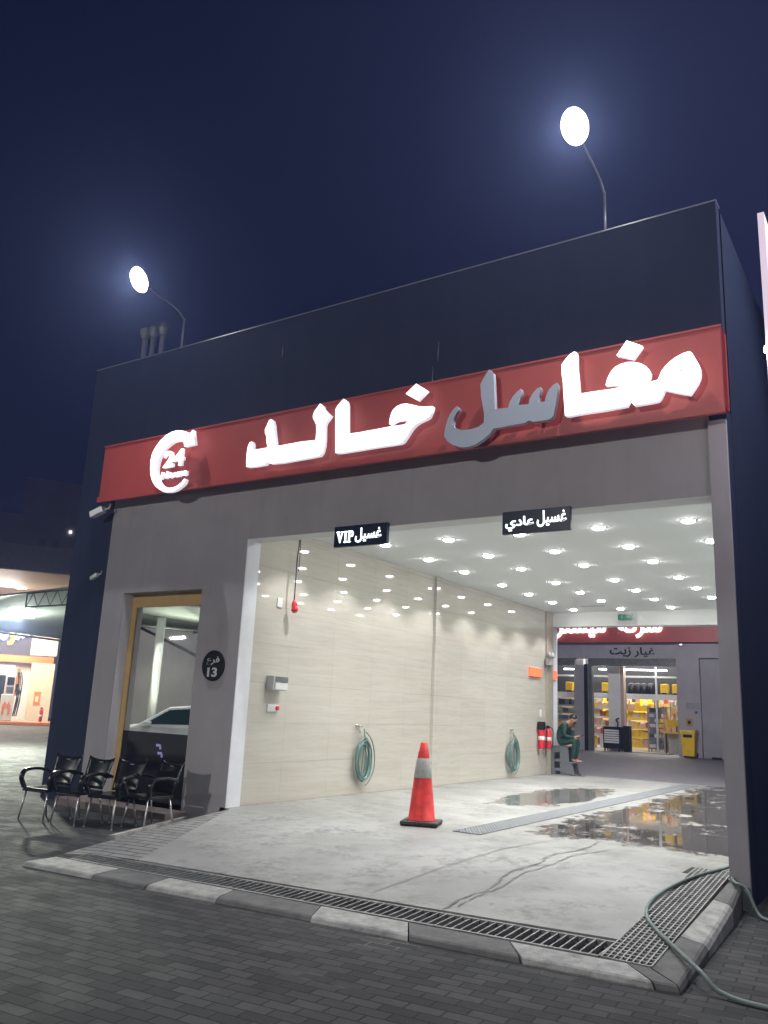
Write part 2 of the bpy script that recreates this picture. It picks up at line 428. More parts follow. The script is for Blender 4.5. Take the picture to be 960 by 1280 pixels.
# lane behind the wash
f = MB(); f.hexa([(-14, 12.9, -.5), (14, 12.9, -.5), (14, 21.9, -.5), (-14, 21.9, -.5)], [(-14, 12.9, -.004), (14, 12.9, -.004), (14, 21.9, .3), (-14, 21.9, .3)])
f.box(-14, 14, 21.9, 34, -.5, .3)
M['lane'] = mat('lane_paving', (.125, .118, .135), .6, var=.15, scale=3, bump=.2)
tag(f.build('rear_lane', M['lane']), kind='structure')

# kerb stones, painted white and grey in turn
def kerb_stone(p0, p1, q0, q1, white, h0=-.3):
    """p = outer top edge ends, q = inner top edge ends"""
    b = MB()
    P0, P1, Q0, Q1 = map(Vector, (p0, p1, q0, q1))
    for v in (P0, P1): v += Vector((random.uniform(-.006, .006), random.uniform(-.012, .012), random.uniform(-.006, .004)))
    d = (P1-P0).normalized()*.006; P0 += d; Q0 += d; P1 -= d; Q1 -= d
    i0 = (Q0-P0).normalized()*.045; i1 = (Q1-P1).normalized()*.045
    sect = lambda P, Q, i: [Vector((P.x, P.y, h0)), Vector((P.x, P.y, P.z-.035)), P+i*.5+Vector((0, 0, -.009)), P+i, Q, Vector((Q.x, Q.y, h0))]
    a = [b.bm.verts.new(v) for v in sect(P0, Q0, i0)]; c = [b.bm.verts.new(v) for v in sect(P1, Q1, i1)]
    b.face(a); b.face(list(reversed(c)))
    for k in range(6): b.face([a[k], a[(k+1) % 6], c[(k+1) % 6], c[k]])
    o = b.build('kerb_stone', M['kwhite'] if white else M['kgrey'])
    return o
O0, O1, I0, I1 = (.76, -3.62, -.212), (7.10, -3.16, -.200), (.80, -3.26, -.198), (6.84, -2.93, -.178)
fr = [-.02, .139, .249, .383, .542, .684, .828, .974]
for i, (a, b) in enumerate(zip(fr, fr[1:])):
    o = kerb_stone(lerp(O0, O1, a), lerp(O0, O1, b), lerp(I0, I1, a), lerp(I0, I1, b), i % 2 == 0)
    if i % 2 == 0: tag(o, 'worn white painted kerb stone along the front of the drain grating', 'kerb stone', 'white kerb stones along the front')
    else: tag(o, 'dark grey kerb stone between white ones along the front drain', 'kerb stone', 'grey kerb stones along the front')
o = kerb_stone(lerp(O0, O1, .974), O1, lerp(I0, I1, .974), I1, False)
tag(o, 'short grey kerb stone closing the front corner of the ramp', 'kerb stone')
rk = [((7.10, -3.155, -.200), (6.845, -2.925, -.178)), ((7.06, -2.1, -.155), (6.85, -2.1, -.128)), ((7.0, -.85, -.08), (6.84, -.85, -.052)), ((6.95, -.12, -.02), (6.83, -.12, -.008))]
for i in range(3):
    o = kerb_stone(rk[i][0], rk[i+1][0], rk[i][1], rk[i+1][1], i == 1, -.32)
    tag(o, ['grey kerb stone on the right side of the ramp, nearest the front corner', 'white painted kerb stone on the right side beside the mesh grating',
            'grey kerb stone at the foot of the right pier'][i], 'kerb stone')
o = kerb_stone((-.78, -.1, -.19), (-.14, -1.95, -.20), (-.66, -.06, -.18), (-.02, -1.91, -.19), True)
tag(o, 'thin white kerb edge beside the black chairs on the left of the ramp', 'kerb stone')

# gratings
def grate(name, label, c00, c10, c01, c11, nu, nv, wu, wv, h, m, lift=0.0):
    """c00-c10 runs along u, c00-c01 along v; nu bars across u, nv bars across v"""
    b = MB(); bil = lambda s, t: Vector(lerp(lerp(c00, c10, s), lerp(c01, c11, s), t))
    def bar(p, q, wd, dz):
        d = (q-p).normalized(); s = d.cross(Vector((0, 0, 1))).normalized()*wd/2; up = Vector((0, 0, 1))
        bot = [p-s-up*h, q-s-up*h, q+s-up*h, p+s-up*h]; top = [v+up*(h+dz) for v in bot]
        b.hexa(bot, top)
    for i in range(nu+1): bar(bil(i/nu, 0), bil(i/nu, 1), wu, lift)
    for j in range(nv+1): bar(bil(0, j/nv), bil(1, j/nv), wv, lift+.0015)
    o = b.build(name, m)
    return tag(o, label, 'drain grating')
grate('drain_grating', 'long slotted steel drain grating across the front edge of the ramp', (.88, -3.24, -.192), (6.46, -2.90, -.176), (.86, -2.95, -.185), (6.47, -2.53, -.155), 76, 1, .013, .03, .03, M['gratesteel'])
def two_slope_grate():
    b = MB(); h = .025
    ys = [-2.92+k*(3.32)/46 for k in range(47)]
    xl = lambda y: 6.43-.02*y-.0*y if y < 0 else 6.43-.05*y
    xr = lambda y: 6.79-.02*y if y < 0 else 6.79-.06*y
    zz = lambda y: rampz(y)+.006
    def bar(p, q, wd):
        p, q = Vector(p), Vector(q); d = (q-p).normalized(); s = d.cross(Vector((0, 0, 1))).normalized()*wd/2; up = Vector((0, 0, 1))
        bot = [p-s-up*h, q-s-up*h, q+s-up*h, p+s-up*h]; b.hexa(bot, [v+up*h for v in bot])
    for y in ys: bar((xl(y), y, zz(y)), (xr(y), y, zz(y)), .018)
    for k in range(9):
        t = k/8; f = lambda y: (xl(y)+(xr(y)-xl(y))*t, y, zz(y)+.0012)
        bar(f(-2.92), f(0), .012); bar(f(0), f(.4), .012)
    return tag(b.build('drain_grating', M['gratesteel']), 'square mesh steel drain grating running back along the right kerb', 'drain grating')
two_slope_grate()
f = MB(); f.box(6.36, 6.80, 0, .42, -.02, .0025); tag(f.build('drain_sump', M['pit']), kind='structure')
f = MB(); f.box(3.36, 3.74, .66, 12.5, -.02, .0025); tag(f.build('trench_bed', M['pit']), kind='structure')
grate('drain_grating', 'blue grey trench drain grating down the middle of the wash bay', (3.36, .66, .012), (3.36, 12.5, .012), (3.74, .66, .012), (3.74, 12.5, .012), 150, 8, .034, .018, .008, M['drainblue'])
# two dark wet trickles running down the concrete
M['trickle'] = mat('wet_trickle', (.085, .083, .075), .3, var=.3, scale=10)
M['crackm'] = mat('dried_trickle', (.175, .172, .162), .5, var=.3, scale=10)
for nm, pts, wdt, mm in (('wet_trickle', [(5.01, -2.6), (4.97, -2.1), (5.03, -1.75), (4.92, -1.0), (5.02, -.5), (4.97, -.08), (5.1, .6), (5.0, 1.5)], .035, M['trickle']),
                         ('wet_trickle', [(5.07, -2.45), (5.05, -2.0), (5.10, -1.6), (5.05, -1.1), (5.14, -.4), (5.2, .2), (5.35, .9)], .022, M['trickle']),
                         ('damp_streak', [(4.2, -2.5), (4.25, -1.6), (4.34, -.55), (4.5, .5), (4.62, 1.5)], .03, M['crackm'])):
    sp_ = smooth_path([(x, y, 0) for x, y in pts], 10); b = MB(); rnd = random.Random(len(pts))
    prev = None
    for i, p in enumerate(sp_):
        p = p + Vector((rnd.uniform(-.02, .02), 0, 0)); wv = wdt*rnd.choice((.12, .3, .6, .9, 1.1))*(.4 if i in (0, len(sp_)-1) else 1)
        z = rampz(p.y)+.004
        cur = (b.bm.verts.new((p.x-wv/2, p.y, z)), b.bm.verts.new((p.x+wv/2, p.y, z)))
        if prev: b.face([prev[0], prev[1], cur[1], cur[0]])
        prev = cur
    tag(b.build(nm, mm), kind='structure')

# ================================================================== THE WASH BUILDING
M['boxy'] = mat('vent_slot_grey', (.45, .46, .45), .6)
W = thing('car_wash_building', 'dark car wash building with a red fascia over one wide bright bay', 'car wash')
def part(name, m, *boxes, parent=W, bevel=0.0):
    b = MB()
    for bx in boxes: b.box(*bx)
    return b.build(name, m, parent, bevel)
part('front_wall', M['grey'], (-3.25, -2.72, 0, .25, GZ-.1, 4.95), (-.88, 0, 0, .25, GZ-.1, 4.95), (-2.72, -.88, 0, .25, 3.2, 4.95), (0, 6.83, 0, .3, 3.945, 4.95))
part('soffit', M['white'], (.0, 6.83, .004, .3, 3.937, 3.944))
part('pier', M['rear_grey'], (6.83, 7.02, -.06, -.001, -.3, 4.79))
part('pier_core', M['cladding'], (6.832, 7.018, 0, .3, -.3, 4.948))
part('jamb', M['jamb'], (-.06, .012, .004, .3, -.02, 3.936))
part('parapet', M['cladding'], (-4.28, 7.02, .02, .2, 4.95, 7.57), (-4.28, -4.1, .2, 12.9, GZ, 7.57), (6.96, 7.02, .3, 12.9, -.3, 7.57), (-4.1, 6.96, 12.7, 12.88, 4.5, 7.57))
part('column', M['cladding'], (-4.28, -3.25, .02, .2, GZ-.1, 4.95))
part('coping', M['alu'], (-4.29, 7.03, .012, .21, 7.571, 7.585))
fb = MB(); fb.box(-3.32, 7.06, -.3, 0.0, 4.875, 5.81)
fo = fb.build('fascia', M['red'], W, .008)
part('fascia_trim', M['red'], (-3.325, 7.065, -.33, -.27, 4.775, 4.872), (-3.325, 7.065, -.312, -.301, 5.79, 5.815))
part('ceiling', M['ceil'], (0, 6.83, .3, 12.5, 4.28, 4.34), (0, 6.83, .3, .31, 3.96, 4.28))
part('ceiling_vent', M['boxy'], (5.2, 5.75, 9.6, 9.72, 4.272, 4.2795))
part('ceiling_vent', M['boxy'], (1.3, 1.9, 11.2, 11.3, 4.272, 4.2795))
part('roof', M['cladding'], (-4.1, 6.95, .2, 12.7, 6.6, 6.75))
part('bay_wall', M['tile'], (-.2, 0, .3, 12.5, -.05, 4.28))
part('bay_wall', M['ceil'], (6.835, 6.95, .3, 12.88, -.05, 4.28))
part('pilaster', M['tile'], (0, .07, 5.87, 6.10, -.02, 4.278))
part('pilaster', M['pilaster'], (0, .05, 12.05, 12.5, -.02, 4.278))
part('exit_header', M['white'], (-.2, 6.83, 12.5, 12.88, 3.9, 4.28))
part('exit_jamb', M['jamb'], (-.3, .02, 12.501, 12.88, -.02, 3.899))
part('office_wall', M['grey'], (-3.9, -.25, 2.8, 2.9, GZ, 4.4), (-3.9, -.25, .3, 2.8, 4.4, 4.5), (-.3, -.25, .3, 2.8, GZ, 4.4))
part('skirting_joint', M['pilaster'], (.0, .004, .302, 12.0, .0, .02))
# office window: reveal, tan frame, reflective pane, black panel below
win = part('window', M['tan'], (-2.72, -2.60, .205, .25, GZ, 3.2), (-2.60, -.88, .205, .25, 2.98, 3.2))
win2 = MB().box(-2.60, -.88, .222, .238, .95, 2.98).build('pane', M['mirror'], win)
MB().box(-2.60, -.88, .216, .242, GZ, .95).build('black_panel', M['blackgloss'], win)
MB().box(-2.716, -2.712, .006, .2, GZ, 3.196).build('reveal_lining', M['jamb'], win)
b = MB(); b.sm = False
for k, (dx, dz) in enumerate(((0, 0), (.05, -.12))):
    b.box(-1.78+dx, -1.68+dx, .212, .2155, .74+dz, .78+dz); b.box(-1.70+dx, -1.66+dx, .212, .2155, .70+dz, .75+dz)
b.build('panel_glint', emis('purple_glint', (.35, .33, .6), .2), win)  # purple light reflected in the black panel, painted as glowing marks
part('plinth', M['plinth'], (-3.3, -.75, -.42, -.001, GZ, -.125), bevel=.01)
# faint vertical cables on the parapet
for x, z0, z1 in ((3.28, 6.25, 6.55), (.4, 6.9, 7.1), (3.2, 5.82, 6.2)):
    b = MB(); b.tube([(x, .014, z0), (x+.005, .012, z1)], .008, 6); b.build('cable_stub', M['steel'], W)

# round branch plate
pl_ = thing('number_plaque', 'round black wall plate with Arabic word and number 13', 'wall plate', (-.47, -.002, 2.01))
b = MB(); b.lathe([(.228, 0), (.232, .004), (.232, .016), (.222, .022)], 40, Matrix.Rotation(R(90), 4, 'X')); b.build('disc', M['mattblack'], pl_)
M['plaquetext'] = mat('grey_lettering', (.55, .55, .56), .5)
text_mesh('lettering', '\uFEC9\uFEAE\uFED3', -.13, .13, .0, .135, -.0235, .006, M['plaquetext'], pl_, .012)
text_mesh('numerals', '13', -.10, .10, -.17, -.03, -.0235, .006, M['plaquetext'], pl_, .03)

# ------------------------------------------------------------------ illuminated signs on the fascia
LAMDAL = [(0.293,4.944),(0.282,5.037),(0.278,5.18),(0.292,5.274),(0.317,5.326),(0.362,5.336),(0.383,5.293),(0.389,5.2),(0.541,5.195),(0.688,5.196),(0.659,5.286),(0.643,5.383),(0.614,5.434),(0.605,5.491),(0.638,5.55),(0.665,5.617),(0.707,5.642),(0.744,5.613),(0.771,5.537),(0.792,5.424),(0.824,5.294),(0.846,5.19),(1.081,5.196),(1.342,5.198),(1.589,5.185),(1.592,5.306),(1.583,5.413),(1.547,5.479),(1.516,5.522),(1.509,5.569),(1.534,5.634),(1.585,5.687),(1.626,5.734),(1.675,5.695),(1.696,5.646),(1.765,5.574),(1.831,5.522),(1.79,5.472),(1.749,5.433),(1.734,5.39),(1.739,5.284),(1.746,5.163),(1.741,5.074),(1.721,4.988),(1.68,4.941),(1.511,4.933),(1.255,4.929),(0.994,4.924),(0.763,4.937),(0.72,4.982),(0.692,4.97),(0.666,4.934),(0.49,4.929),(0.32,4.938)]
KHA = [(1.957,4.942),(1.909,5.591),(1.942,5.647),(2.0,5.699),(2.044,5.735),(2.091,5.704),(2.115,5.644),(2.146,5.198),(2.315,5.19),(2.605,5.193),(2.832,5.197),(3.018,5.193),(3.082,5.192),(3.117,5.219),(3.152,5.242),(3.051,5.262),(2.959,5.265),(2.895,5.245),(2.849,5.222),(2.835,5.255),(2.844,5.32),(2.863,5.392),(2.894,5.437),(2.949,5.474),(3.022,5.491),(3.096,5.487),(3.188,5.455),(3.299,5.412),(3.407,5.389),(3.504,5.381),(3.494,5.314),(3.457,5.239),(3.405,5.215),(3.325,5.195),(3.255,5.165),(3.194,5.117),(3.152,5.058),(3.109,4.999),(3.066,4.949),(3.021,4.934),(2.883,4.933),(2.658,4.935),(2.331,4.934),(2.054,4.932)]
KHADOT = [(3.08,5.629),(3.24,5.745),(3.412,5.619),(3.268,5.503)]
SINLAM = [(4.321,5.74),(4.378,5.675),(4.39,5.493),(4.407,5.196),(4.477,5.185),(4.585,5.179),(4.602,5.243),(4.646,5.314),(4.699,5.366),(4.752,5.401),(4.77,5.362),(4.744,5.288),(4.718,5.197),(4.789,5.185),(4.859,5.182),(4.87,5.24),(4.91,5.311),(4.962,5.363),(5.009,5.375),(5.019,5.352),(4.997,5.279),(4.988,5.186),(5.065,5.178),(5.082,5.247),(5.116,5.318),(5.167,5.369),(5.218,5.394),(5.235,5.365),(5.226,5.273),(5.209,5.157),(5.192,5.058),(5.175,4.977),(5.124,4.942),(5.023,4.941),(4.92,4.944),(4.86,4.972),(4.816,4.948),(4.729,4.944),(4.632,4.942),(4.516,4.942),(4.389,4.935),(4.345,4.881),(4.263,4.823),(4.154,4.768),(4.061,4.746),(3.947,4.753),(3.832,4.795),(3.743,4.861),(3.691,4.941),(3.704,5.047),(3.734,5.152),(3.77,5.228),(3.817,5.284),(3.865,5.322),(3.905,5.279),(3.858,5.223),(3.821,5.156),(3.814,5.076),(3.854,5.021),(3.951,4.983),(4.074,4.974),(4.186,4.992),(4.256,5.035),(4.257,5.159),(4.232,5.287),(4.211,5.399),(4.199,5.563),(4.248,5.645),(4.284,5.702)]
MAGHA = [(5.319,4.957),(5.305,5.174),(5.295,5.388),(5.28,5.498),(5.281,5.616),(5.334,5.681),(5.386,5.729),(5.435,5.752),(5.464,5.74),(5.472,5.674),(5.472,5.535),(5.486,5.395),(5.495,5.209),(5.515,5.203),(5.671,5.202),(5.868,5.195),(5.984,5.199),(5.965,5.228),(5.927,5.242),(5.859,5.251),(5.812,5.251),(5.826,5.31),(5.851,5.368),(5.887,5.423),(5.931,5.461),(6.0,5.484),(6.067,5.489),(6.054,5.493),(6.138,5.479),(6.22,5.446),(6.276,5.401),(6.315,5.349),(6.33,5.313),(6.323,5.259),(6.302,5.23),(6.275,5.202),(6.337,5.203),(6.403,5.211),(6.424,5.251),(6.451,5.312),(6.493,5.359),(6.544,5.403),(6.605,5.441),(6.686,5.473),(6.754,5.483),(6.783,5.459),(6.809,5.399),(6.84,5.333),(6.862,5.264),(6.864,5.2),(6.855,5.148),(6.826,5.089),(6.795,5.042),(6.744,4.974),(6.668,5.0),(6.571,5.039),(6.474,5.08),(6.457,5.037),(6.431,4.988),(6.405,4.96),(6.329,4.953),(6.228,4.952),(6.135,4.951),(6.11,4.988),(6.094,5.029),(6.074,4.994),(6.052,4.959),(6.06,4.958),(5.96,4.955),(5.766,4.951),(5.568,4.953),(5.365,4.949)]
MEEMHOLE = [(6.59,5.29),(6.64,5.313),(6.669,5.281),(6.679,5.255),(6.639,5.278)]
GHAINDOT = [(6.069,5.76),(6.247,5.655),(6.139,5.519),(5.946,5.598)]
RING = [(-0.943,5.717),(-0.869,5.465),(-1.098,5.457),(-1.123,5.535),(-1.18,5.563),(-1.29,5.579),(-1.371,5.575),(-1.461,5.542),(-1.562,5.486),(-1.633,5.405),(-1.681,5.31),(-1.698,5.202),(-1.689,5.101),(-1.654,5.007),(-1.608,4.933),(-1.535,4.866),(-1.446,4.817),(-1.348,4.791),(-1.254,4.791),(-1.164,4.81),(-1.078,4.854),(-1.02,4.91),(-0.991,4.892),(-1.01,4.837),(-1.069,4.795),(-1.155,4.751),(-1.244,4.727),(-1.337,4.719),(-1.461,4.735),(-1.579,4.792),(-1.686,4.862),(-1.77,4.951),(-1.826,5.057),(-1.856,5.181),(-1.869,5.324),(-1.848,5.444),(-1.78,5.546),(-1.684,5.644),(-1.57,5.714),(-1.439,5.756),(-1.317,5.763),(-1.207,5.747),(-1.094,5.71),(-1.015,5.663)]
M4F = Matrix(((1, 0, 0, 0), (0, 0, -1, -.445), (0, 1, 0, 0), (0, 0, 0, 1)))      # plane facing -y
def letter(name, polys, m, root):
    lit = m is M['sign_on']
    o = curve_mesh(name, polys, .07, [m, M['sign_side']] if lit else [m], root, M4F)
    if lit:
        for p in o.data.polygons:
            if p.normal.y > -.9: p.material_index = 1
    return o
s1 = thing('word_sign', 'white lit Arabic letters of the left word on the red fascia', 'lettering')
letter('lettering', [LAMDAL], M['sign_on'], s1); letter('lettering', [KHA], M['sign_on'], s1); letter('dot', [KHADOT], M['sign_on'], s1)
s2 = thing('word_sign', 'white lit Arabic letters at the right end of the red fascia', 'lettering')
letter('lettering', [MAGHA, MEEMHOLE], M['sign_on'], s2); letter('dot', [GHAINDOT], M['sign_on'], s2)
s3 = thing('word_sign', 'unlit grey Arabic letters in the middle of the red fascia', 'lettering')
letter('lettering', [SINLAM], M['acrylic'], s3)
for s_, xs in ((s1, (.4, 1.2, 2.05, 2.8)), (s2, (5.4, 6.0, 6.7)), (s3, (4.4, 5.0))):
    for x in xs:
        b = MB(); b.box(x-.02, x+.02, -.41, -.3, 5.02, 5.06); b.build('stud', M['steel'], s_)
s4 = thing('round_sign', 'white lit round arrow sign reading 24 Hours at the left end of the fascia', 'sign')
letter('arrow_ring', [RING], M['sign_on'], s4)
text_mesh('numerals', '24', -1.555, -1.09, 5.15, 5.43, -.455, .05, M['sign_on'], s4, .03)
text_mesh('lettering', 'Hours', -1.60, -1.0, 4.97, 5.085, -.44, .06, M['sign_on'], s4, .02, .12)
for o in s4.children:
    if len(o.data.materials) == 1 and o.data.materials[0] is M['sign_on']:
        o.data.materials.append(M['sign_side'])
        for p in o.data.polygons:
            if p.normal.y > -.9: p.material_index = 1
b = MB(); pass
for x, z in ((-1.5, 5.2), (-1.28, 5.02), (-1.28, 5.3)): MB().box(x-.02, x+.02, -.41, -.3, z, z+.04).build('stud', M['steel'], s4)

# hanging box signs under the beam
def box_sign(label, x0, x1, z0, z1):
    s = thing('box_sign', label, 'sign', ((x0+x1)/2, -.03, z0))
    w_ = (x1-x0)/2; h = z1-z0
    MB().box(-w_, w_, -.03, .03, 0, h).build('case', M['navy'], s, .006)
    return s, w_, h
bs, w_, h = box_sign('navy lit sign with white VIP lettering hanging on the left of the beam', 1.71, 2.61, 3.685, 3.985)
text_mesh('lettering', '\uFEDE\uFEF4\uFEB4\uFECF', -.08, .36, .045, .255, -.033, .012, M['signtext'], bs, .022)
# serif VIP built stroke by stroke
def serif(polys, x0, x1, z0, z1, root):
    b = MB()
    for p in polys: b.prism([(x0+(x1-x0)*u, z0+(z1-z0)*v) for u, v in p], 'y', -.04, -.0305)
    b.build('lettering', M['signtext'], root)
serif([[(0, 1), (.16, 1), (.235, .25), (.22, 0), (.19, 0)], [(.30, 1), (.38, 1), (.22, 0), (.19, 0), (.215, .18)], [(0, .93), (.2, .93), (.2, 1), (0, 1)], [(.26, .93), (.4, .93), (.4, 1), (.26, 1)],
       [(.48, 0), (.58, 0), (.58, 1), (.48, 1)], [(.43, 0), (.63, 0), (.63, .08), (.43, .08)], [(.43, .92), (.63, .92), (.63, 1), (.43, 1)],
       [(.70, 0), (.80, 0), (.80, 1), (.70, 1)], [(.65, 0), (.86, 0), (.86, .08), (.65, .08)], [(.65, .92), (.88, .92), (.88, 1), (.65, 1)],
       [(.80, .90), (.93, .90), (.93, 1), (.80, 1)], [(.88, 1), (.96, .97), (1, .85), (1, .62), (.96, .5), (.88, .47), (.88, .56), (.90, .62), (.90, .86), (.88, .91)], [(.80, .47), (.90, .47), (.90, .56), (.80, .56)]],
      -.40, -.11, .06, .22, bs)
bs, w_, h = box_sign('navy lit sign with two white Arabic words at the beam centre', 4.33, 5.22, 3.675, 3.965)
text_mesh('lettering', '\uFEDE\uFEF4\uFEB4\uFECF', 0.02, .40, .06, .265, -.033, .012, M['signtext'], bs, .022)
text_mesh('lettering', '\uFEF1\uFEA9\uFE8E\uFECB', -.40, -.02, .035, .215, -.033, .012, M['signtext'], bs, .022)

# ------------------------------------------------------------------ downlights
proto = thing('ceiling_downlight', 'round recessed white downlight in the bay ceiling', 'downlight', (0, 0, 4.28), 0, 'downlights in the bay ceiling')
b = MB(); b.lathe([(.085, -.001), (.112, -.001), (.115, -.006), (.109, -.010), (.086, -.010)], 24, caps=False); b.build('trim', M['white'], proto)
b = MB(); b.lathe([(.084, -.002), (.084, -.022), (.072, -.031), (.001, -.034)], 24); b.build('lens', M['opal'], proto)
first = True
for x in (.9, 2.15, 3.42, 4.7, 6.0):
    for y in (1.02, 2.53, 4.04, 5.5, 7.33, 8.82, 10.3, 11.82):
        o = proto if first else copy_tree(proto); first = False
        o.location = (x, y, 4.28)
        spot('downlight_lamp', (x, y, 4.235), (0, 0, -1), P_DOWN, R(112), .45, .05, (1, 1, .975), None)

# ------------------------------------------------------------------ floodlights on the roof edge
def floodlight(x, label, aim, px):
    t = thing('floodlight', label, 'floodlight', (px, .12, 7.585))
    dx = x-px
    b = MB(); b.tube([(0, 0, 0), (0, 0, .62)], .018, 8); b.build('pole', M['steel'], t)
    b = MB(); b.tube(smooth_path([(0, 0, .60), (dx*.15, -.25, .72), (dx*.9, -.98, .80)], 6), .015, 8); b.build('arm', M['steel'], t)
    q = Vector(aim).to_track_quat('-Z', 'Y').to_matrix().to_4x4(); q.translation = Vector((dx, -1.12, .84))
    b = MB(); b.lathe([(.168, 0), (.172, .03), (.15, .09), (.05, .11)], 28, q @ Matrix.Scale(1.3, 4, (0, 1, 0)))
    for k in range(7): b.box(-.1+k*.032, -.092+k*.032, -.12, .12, .08, .13, q)
    b.build('lamp_head', M['mattblack'], t)
    b = MB(); b.lathe([(.001, -.09), (.07, -.085), (.12, -.065), (.155, -.035), (.165, -.001)], 28, q @ Matrix.Scale(1.3, 4, (0, 1, 0))); b.build('lens', M['flood'], t)
    d = Vector(aim).normalized()
    spot('floodlight_lamp', Vector((x, -1.0, 8.425))+d*.13, aim, P_FLOOD, R(165), .5, .05, (.94, .96, 1), None)
    return t
floodlight(5.66, 'glaring floodlight on the bent pole above the right of the fascia', (-.05, -.80, -.60), 5.65)
floodlight(-2.06, 'glaring floodlight on the bent pole near the roof vent pipes', (.05, -.80, -.60), -2.11)
# third one on a free standing pole, just out of the picture on the right
t = thing('lamp_post', 'tall steel post carrying a floodlight beside the wash, right of the building', 'lamp post', (11.2, 1.2, GZ))
b = MB(); b.tube([(0, 0, 0), (0, 0, 8.6)], [.09, .06], 10); b.lathe([(.2, 0), (.2, .02), (.1, .04)], 12); b.build('pole', M['steel'], t)
b = MB(); b.tube([(0, 0, 8.55), (-.2, -.6, 8.8)], .03, 8); b.build('arm', M['steel'], t)
q = Vector((-.35, -.35, -.85)).to_track_quat('-Z', 'Y').to_matrix().to_4x4(); q.translation = Vector((-.2, -.7, 8.85))
b = MB(); b.box(-.23, .23, -.2, .2, 0, .09, q, .02); b.build('lamp_head', M['mattblack'], t)
b = MB(); b.box(-.2, .2, -.17, .17, -.012, -.002, q); b.build('lens', M['flood'], t)
spot('lamp_post_lamp', (10.97, .45, 8.5), (-.45, -.5, -.75), P_SIDE, R(160), .5, .12, (.93, .95, 1))

# unseen fill lamps, added: a post behind the viewer, a floodlight on the back wall
t = thing('lamp_post', 'tall steel lamp post added unseen on the forecourt to light the facade', 'lamp post', (1.5, -27, GZ))
b = MB(); b.tube([(0, 0, 0), (0, 0, 9.0)], [.09, .06], 10); b.lathe([(.2, 0), (.2, .02), (.1, .04)], 12); b.build('pole', M['steel'], t)
q = Vector((.1, 1, -.32)).to_track_quat('-Z', 'Y').to_matrix().to_4x4(); q.translation = Vector((0, .15, 9.0))
b = MB(); b.box(-.3, .3, -.25, .25, 0, .1, q, .02); b.build('lamp_head', M['mattblack'], t)
b = MB(); b.box(-.27, .27, -.22, .22, -.012, -.002, q); b.build('lens', M['flood'], t)
spot('lamp_post_lamp', (1.5, -26.75, 8.7), (.1, 1, -.24), P_FRONT_FILL, R(70), .6, .3, (1, .97, .94))  # added unseen frontal fill from behind the viewer
t = thing('floodlight', 'unseen floodlight added on the back wall of the wash to light the shop', 'floodlight', (2, 12.9, 6.2))
MB().box(-.5, .5, .02, .3, 0, .16, None, .02).build('lamp_head', M['mattblack'], t)
MB().box(-.46, .46, .06, .26, -.012, -.002).build('lens', M['flood'], t)
area('rear_fill', (2, 13.25, 6.1), (-.3, 1, -.45), P_REAR_FILL, 1.0, .3, (.97, .95, 1))  # added fill that brightens the shop front
# vent pipes
for i, (x, y) in enumerate(((-3.27, .32), (-3.06, .34), (-2.83, .36))):
    t = thing('vent_pipe', ['leftmost of the three pale roof vent pipes', 'middle one of the three pale roof vent pipes', 'rightmost of the three roof vent pipes, nearest the floodlight pole'][i],
              'vent pipe', (x-.1, y, 6.75), 0, 'vent pipes on the roof')
    MB().tube([(0, 0, 0), (.0, 0, 1.48)], .05, 10).build('pipe', M['alu'], t)
    MB().lathe([(.06, 1.40), (.07, 1.42), (.105, 1.50), (.11, 1.60), (.06, 1.64)], 14).build('cap', M['darksteel'], t)

# cctv cameras on the facade
def bullet_camera(label, loc, rz, s=1.0):
    t = thing('security_camera', label, 'security camera', loc, rz)
    MB().tube([(0, 0, 0), (0, -.02*s, -.07*s), (-.08*s, -.06*s, -.10*s)], .014*s, 8).build('bracket', M['white'], t)
    q = Matrix.Translation((-.10*s, -.07*s, -.11*s)) @ Matrix.Rotation(R(-20), 4, 'Y')
    MB().box(-.17*s, .06*s, -.045*s, .045*s, -.045*s, .045*s, q, .012).build('housing', M['white'], t)
    MB().box(-.178*s, -.171*s, -.03*s, .03*s, -.03*s, .03*s, q).build('lens', M['black'], t)
bullet_camera('white bullet camera under the left end of the red fascia', (-3.16, -.16, 4.775), R(8), 1.25)
bullet_camera('small pale camera fixed to the dark column at the left', (-3.40, .02, 3.62), R(-5), .8)

# ================================================================== THINGS IN THE BAY
# traffic cone
t = thing('traffic_cone', 'tall red traffic cone with a grey reflective sleeve on a black square base', 'traffic cone', (2.77, .86, .001), R(20))
b = MB(); b.box(-.25, .25, -.25, .25, .012, .06, None, .018)
for sx in (-1, 1):
    for sy in (-1, 1): b.box(sx*.2-.04, sx*.2+.04, sy*.2-.04, sy*.2+.04, 0, .013)
b.build('base', M['rubber'], t)
MB().lathe([(.20, .058), (.195, .075), (.178, .09), (.122, .60), (.085, .86), (.042, 1.06), (.03, 1.068), (.0005, 1.068)], 32).build('body', M['conered'], t)
MB().lathe([(.1235, .605), (.1255, .608), (.0905, .855), (.0885, .858)], 32).build('reflective_sleeve', M['sleeve'], t)

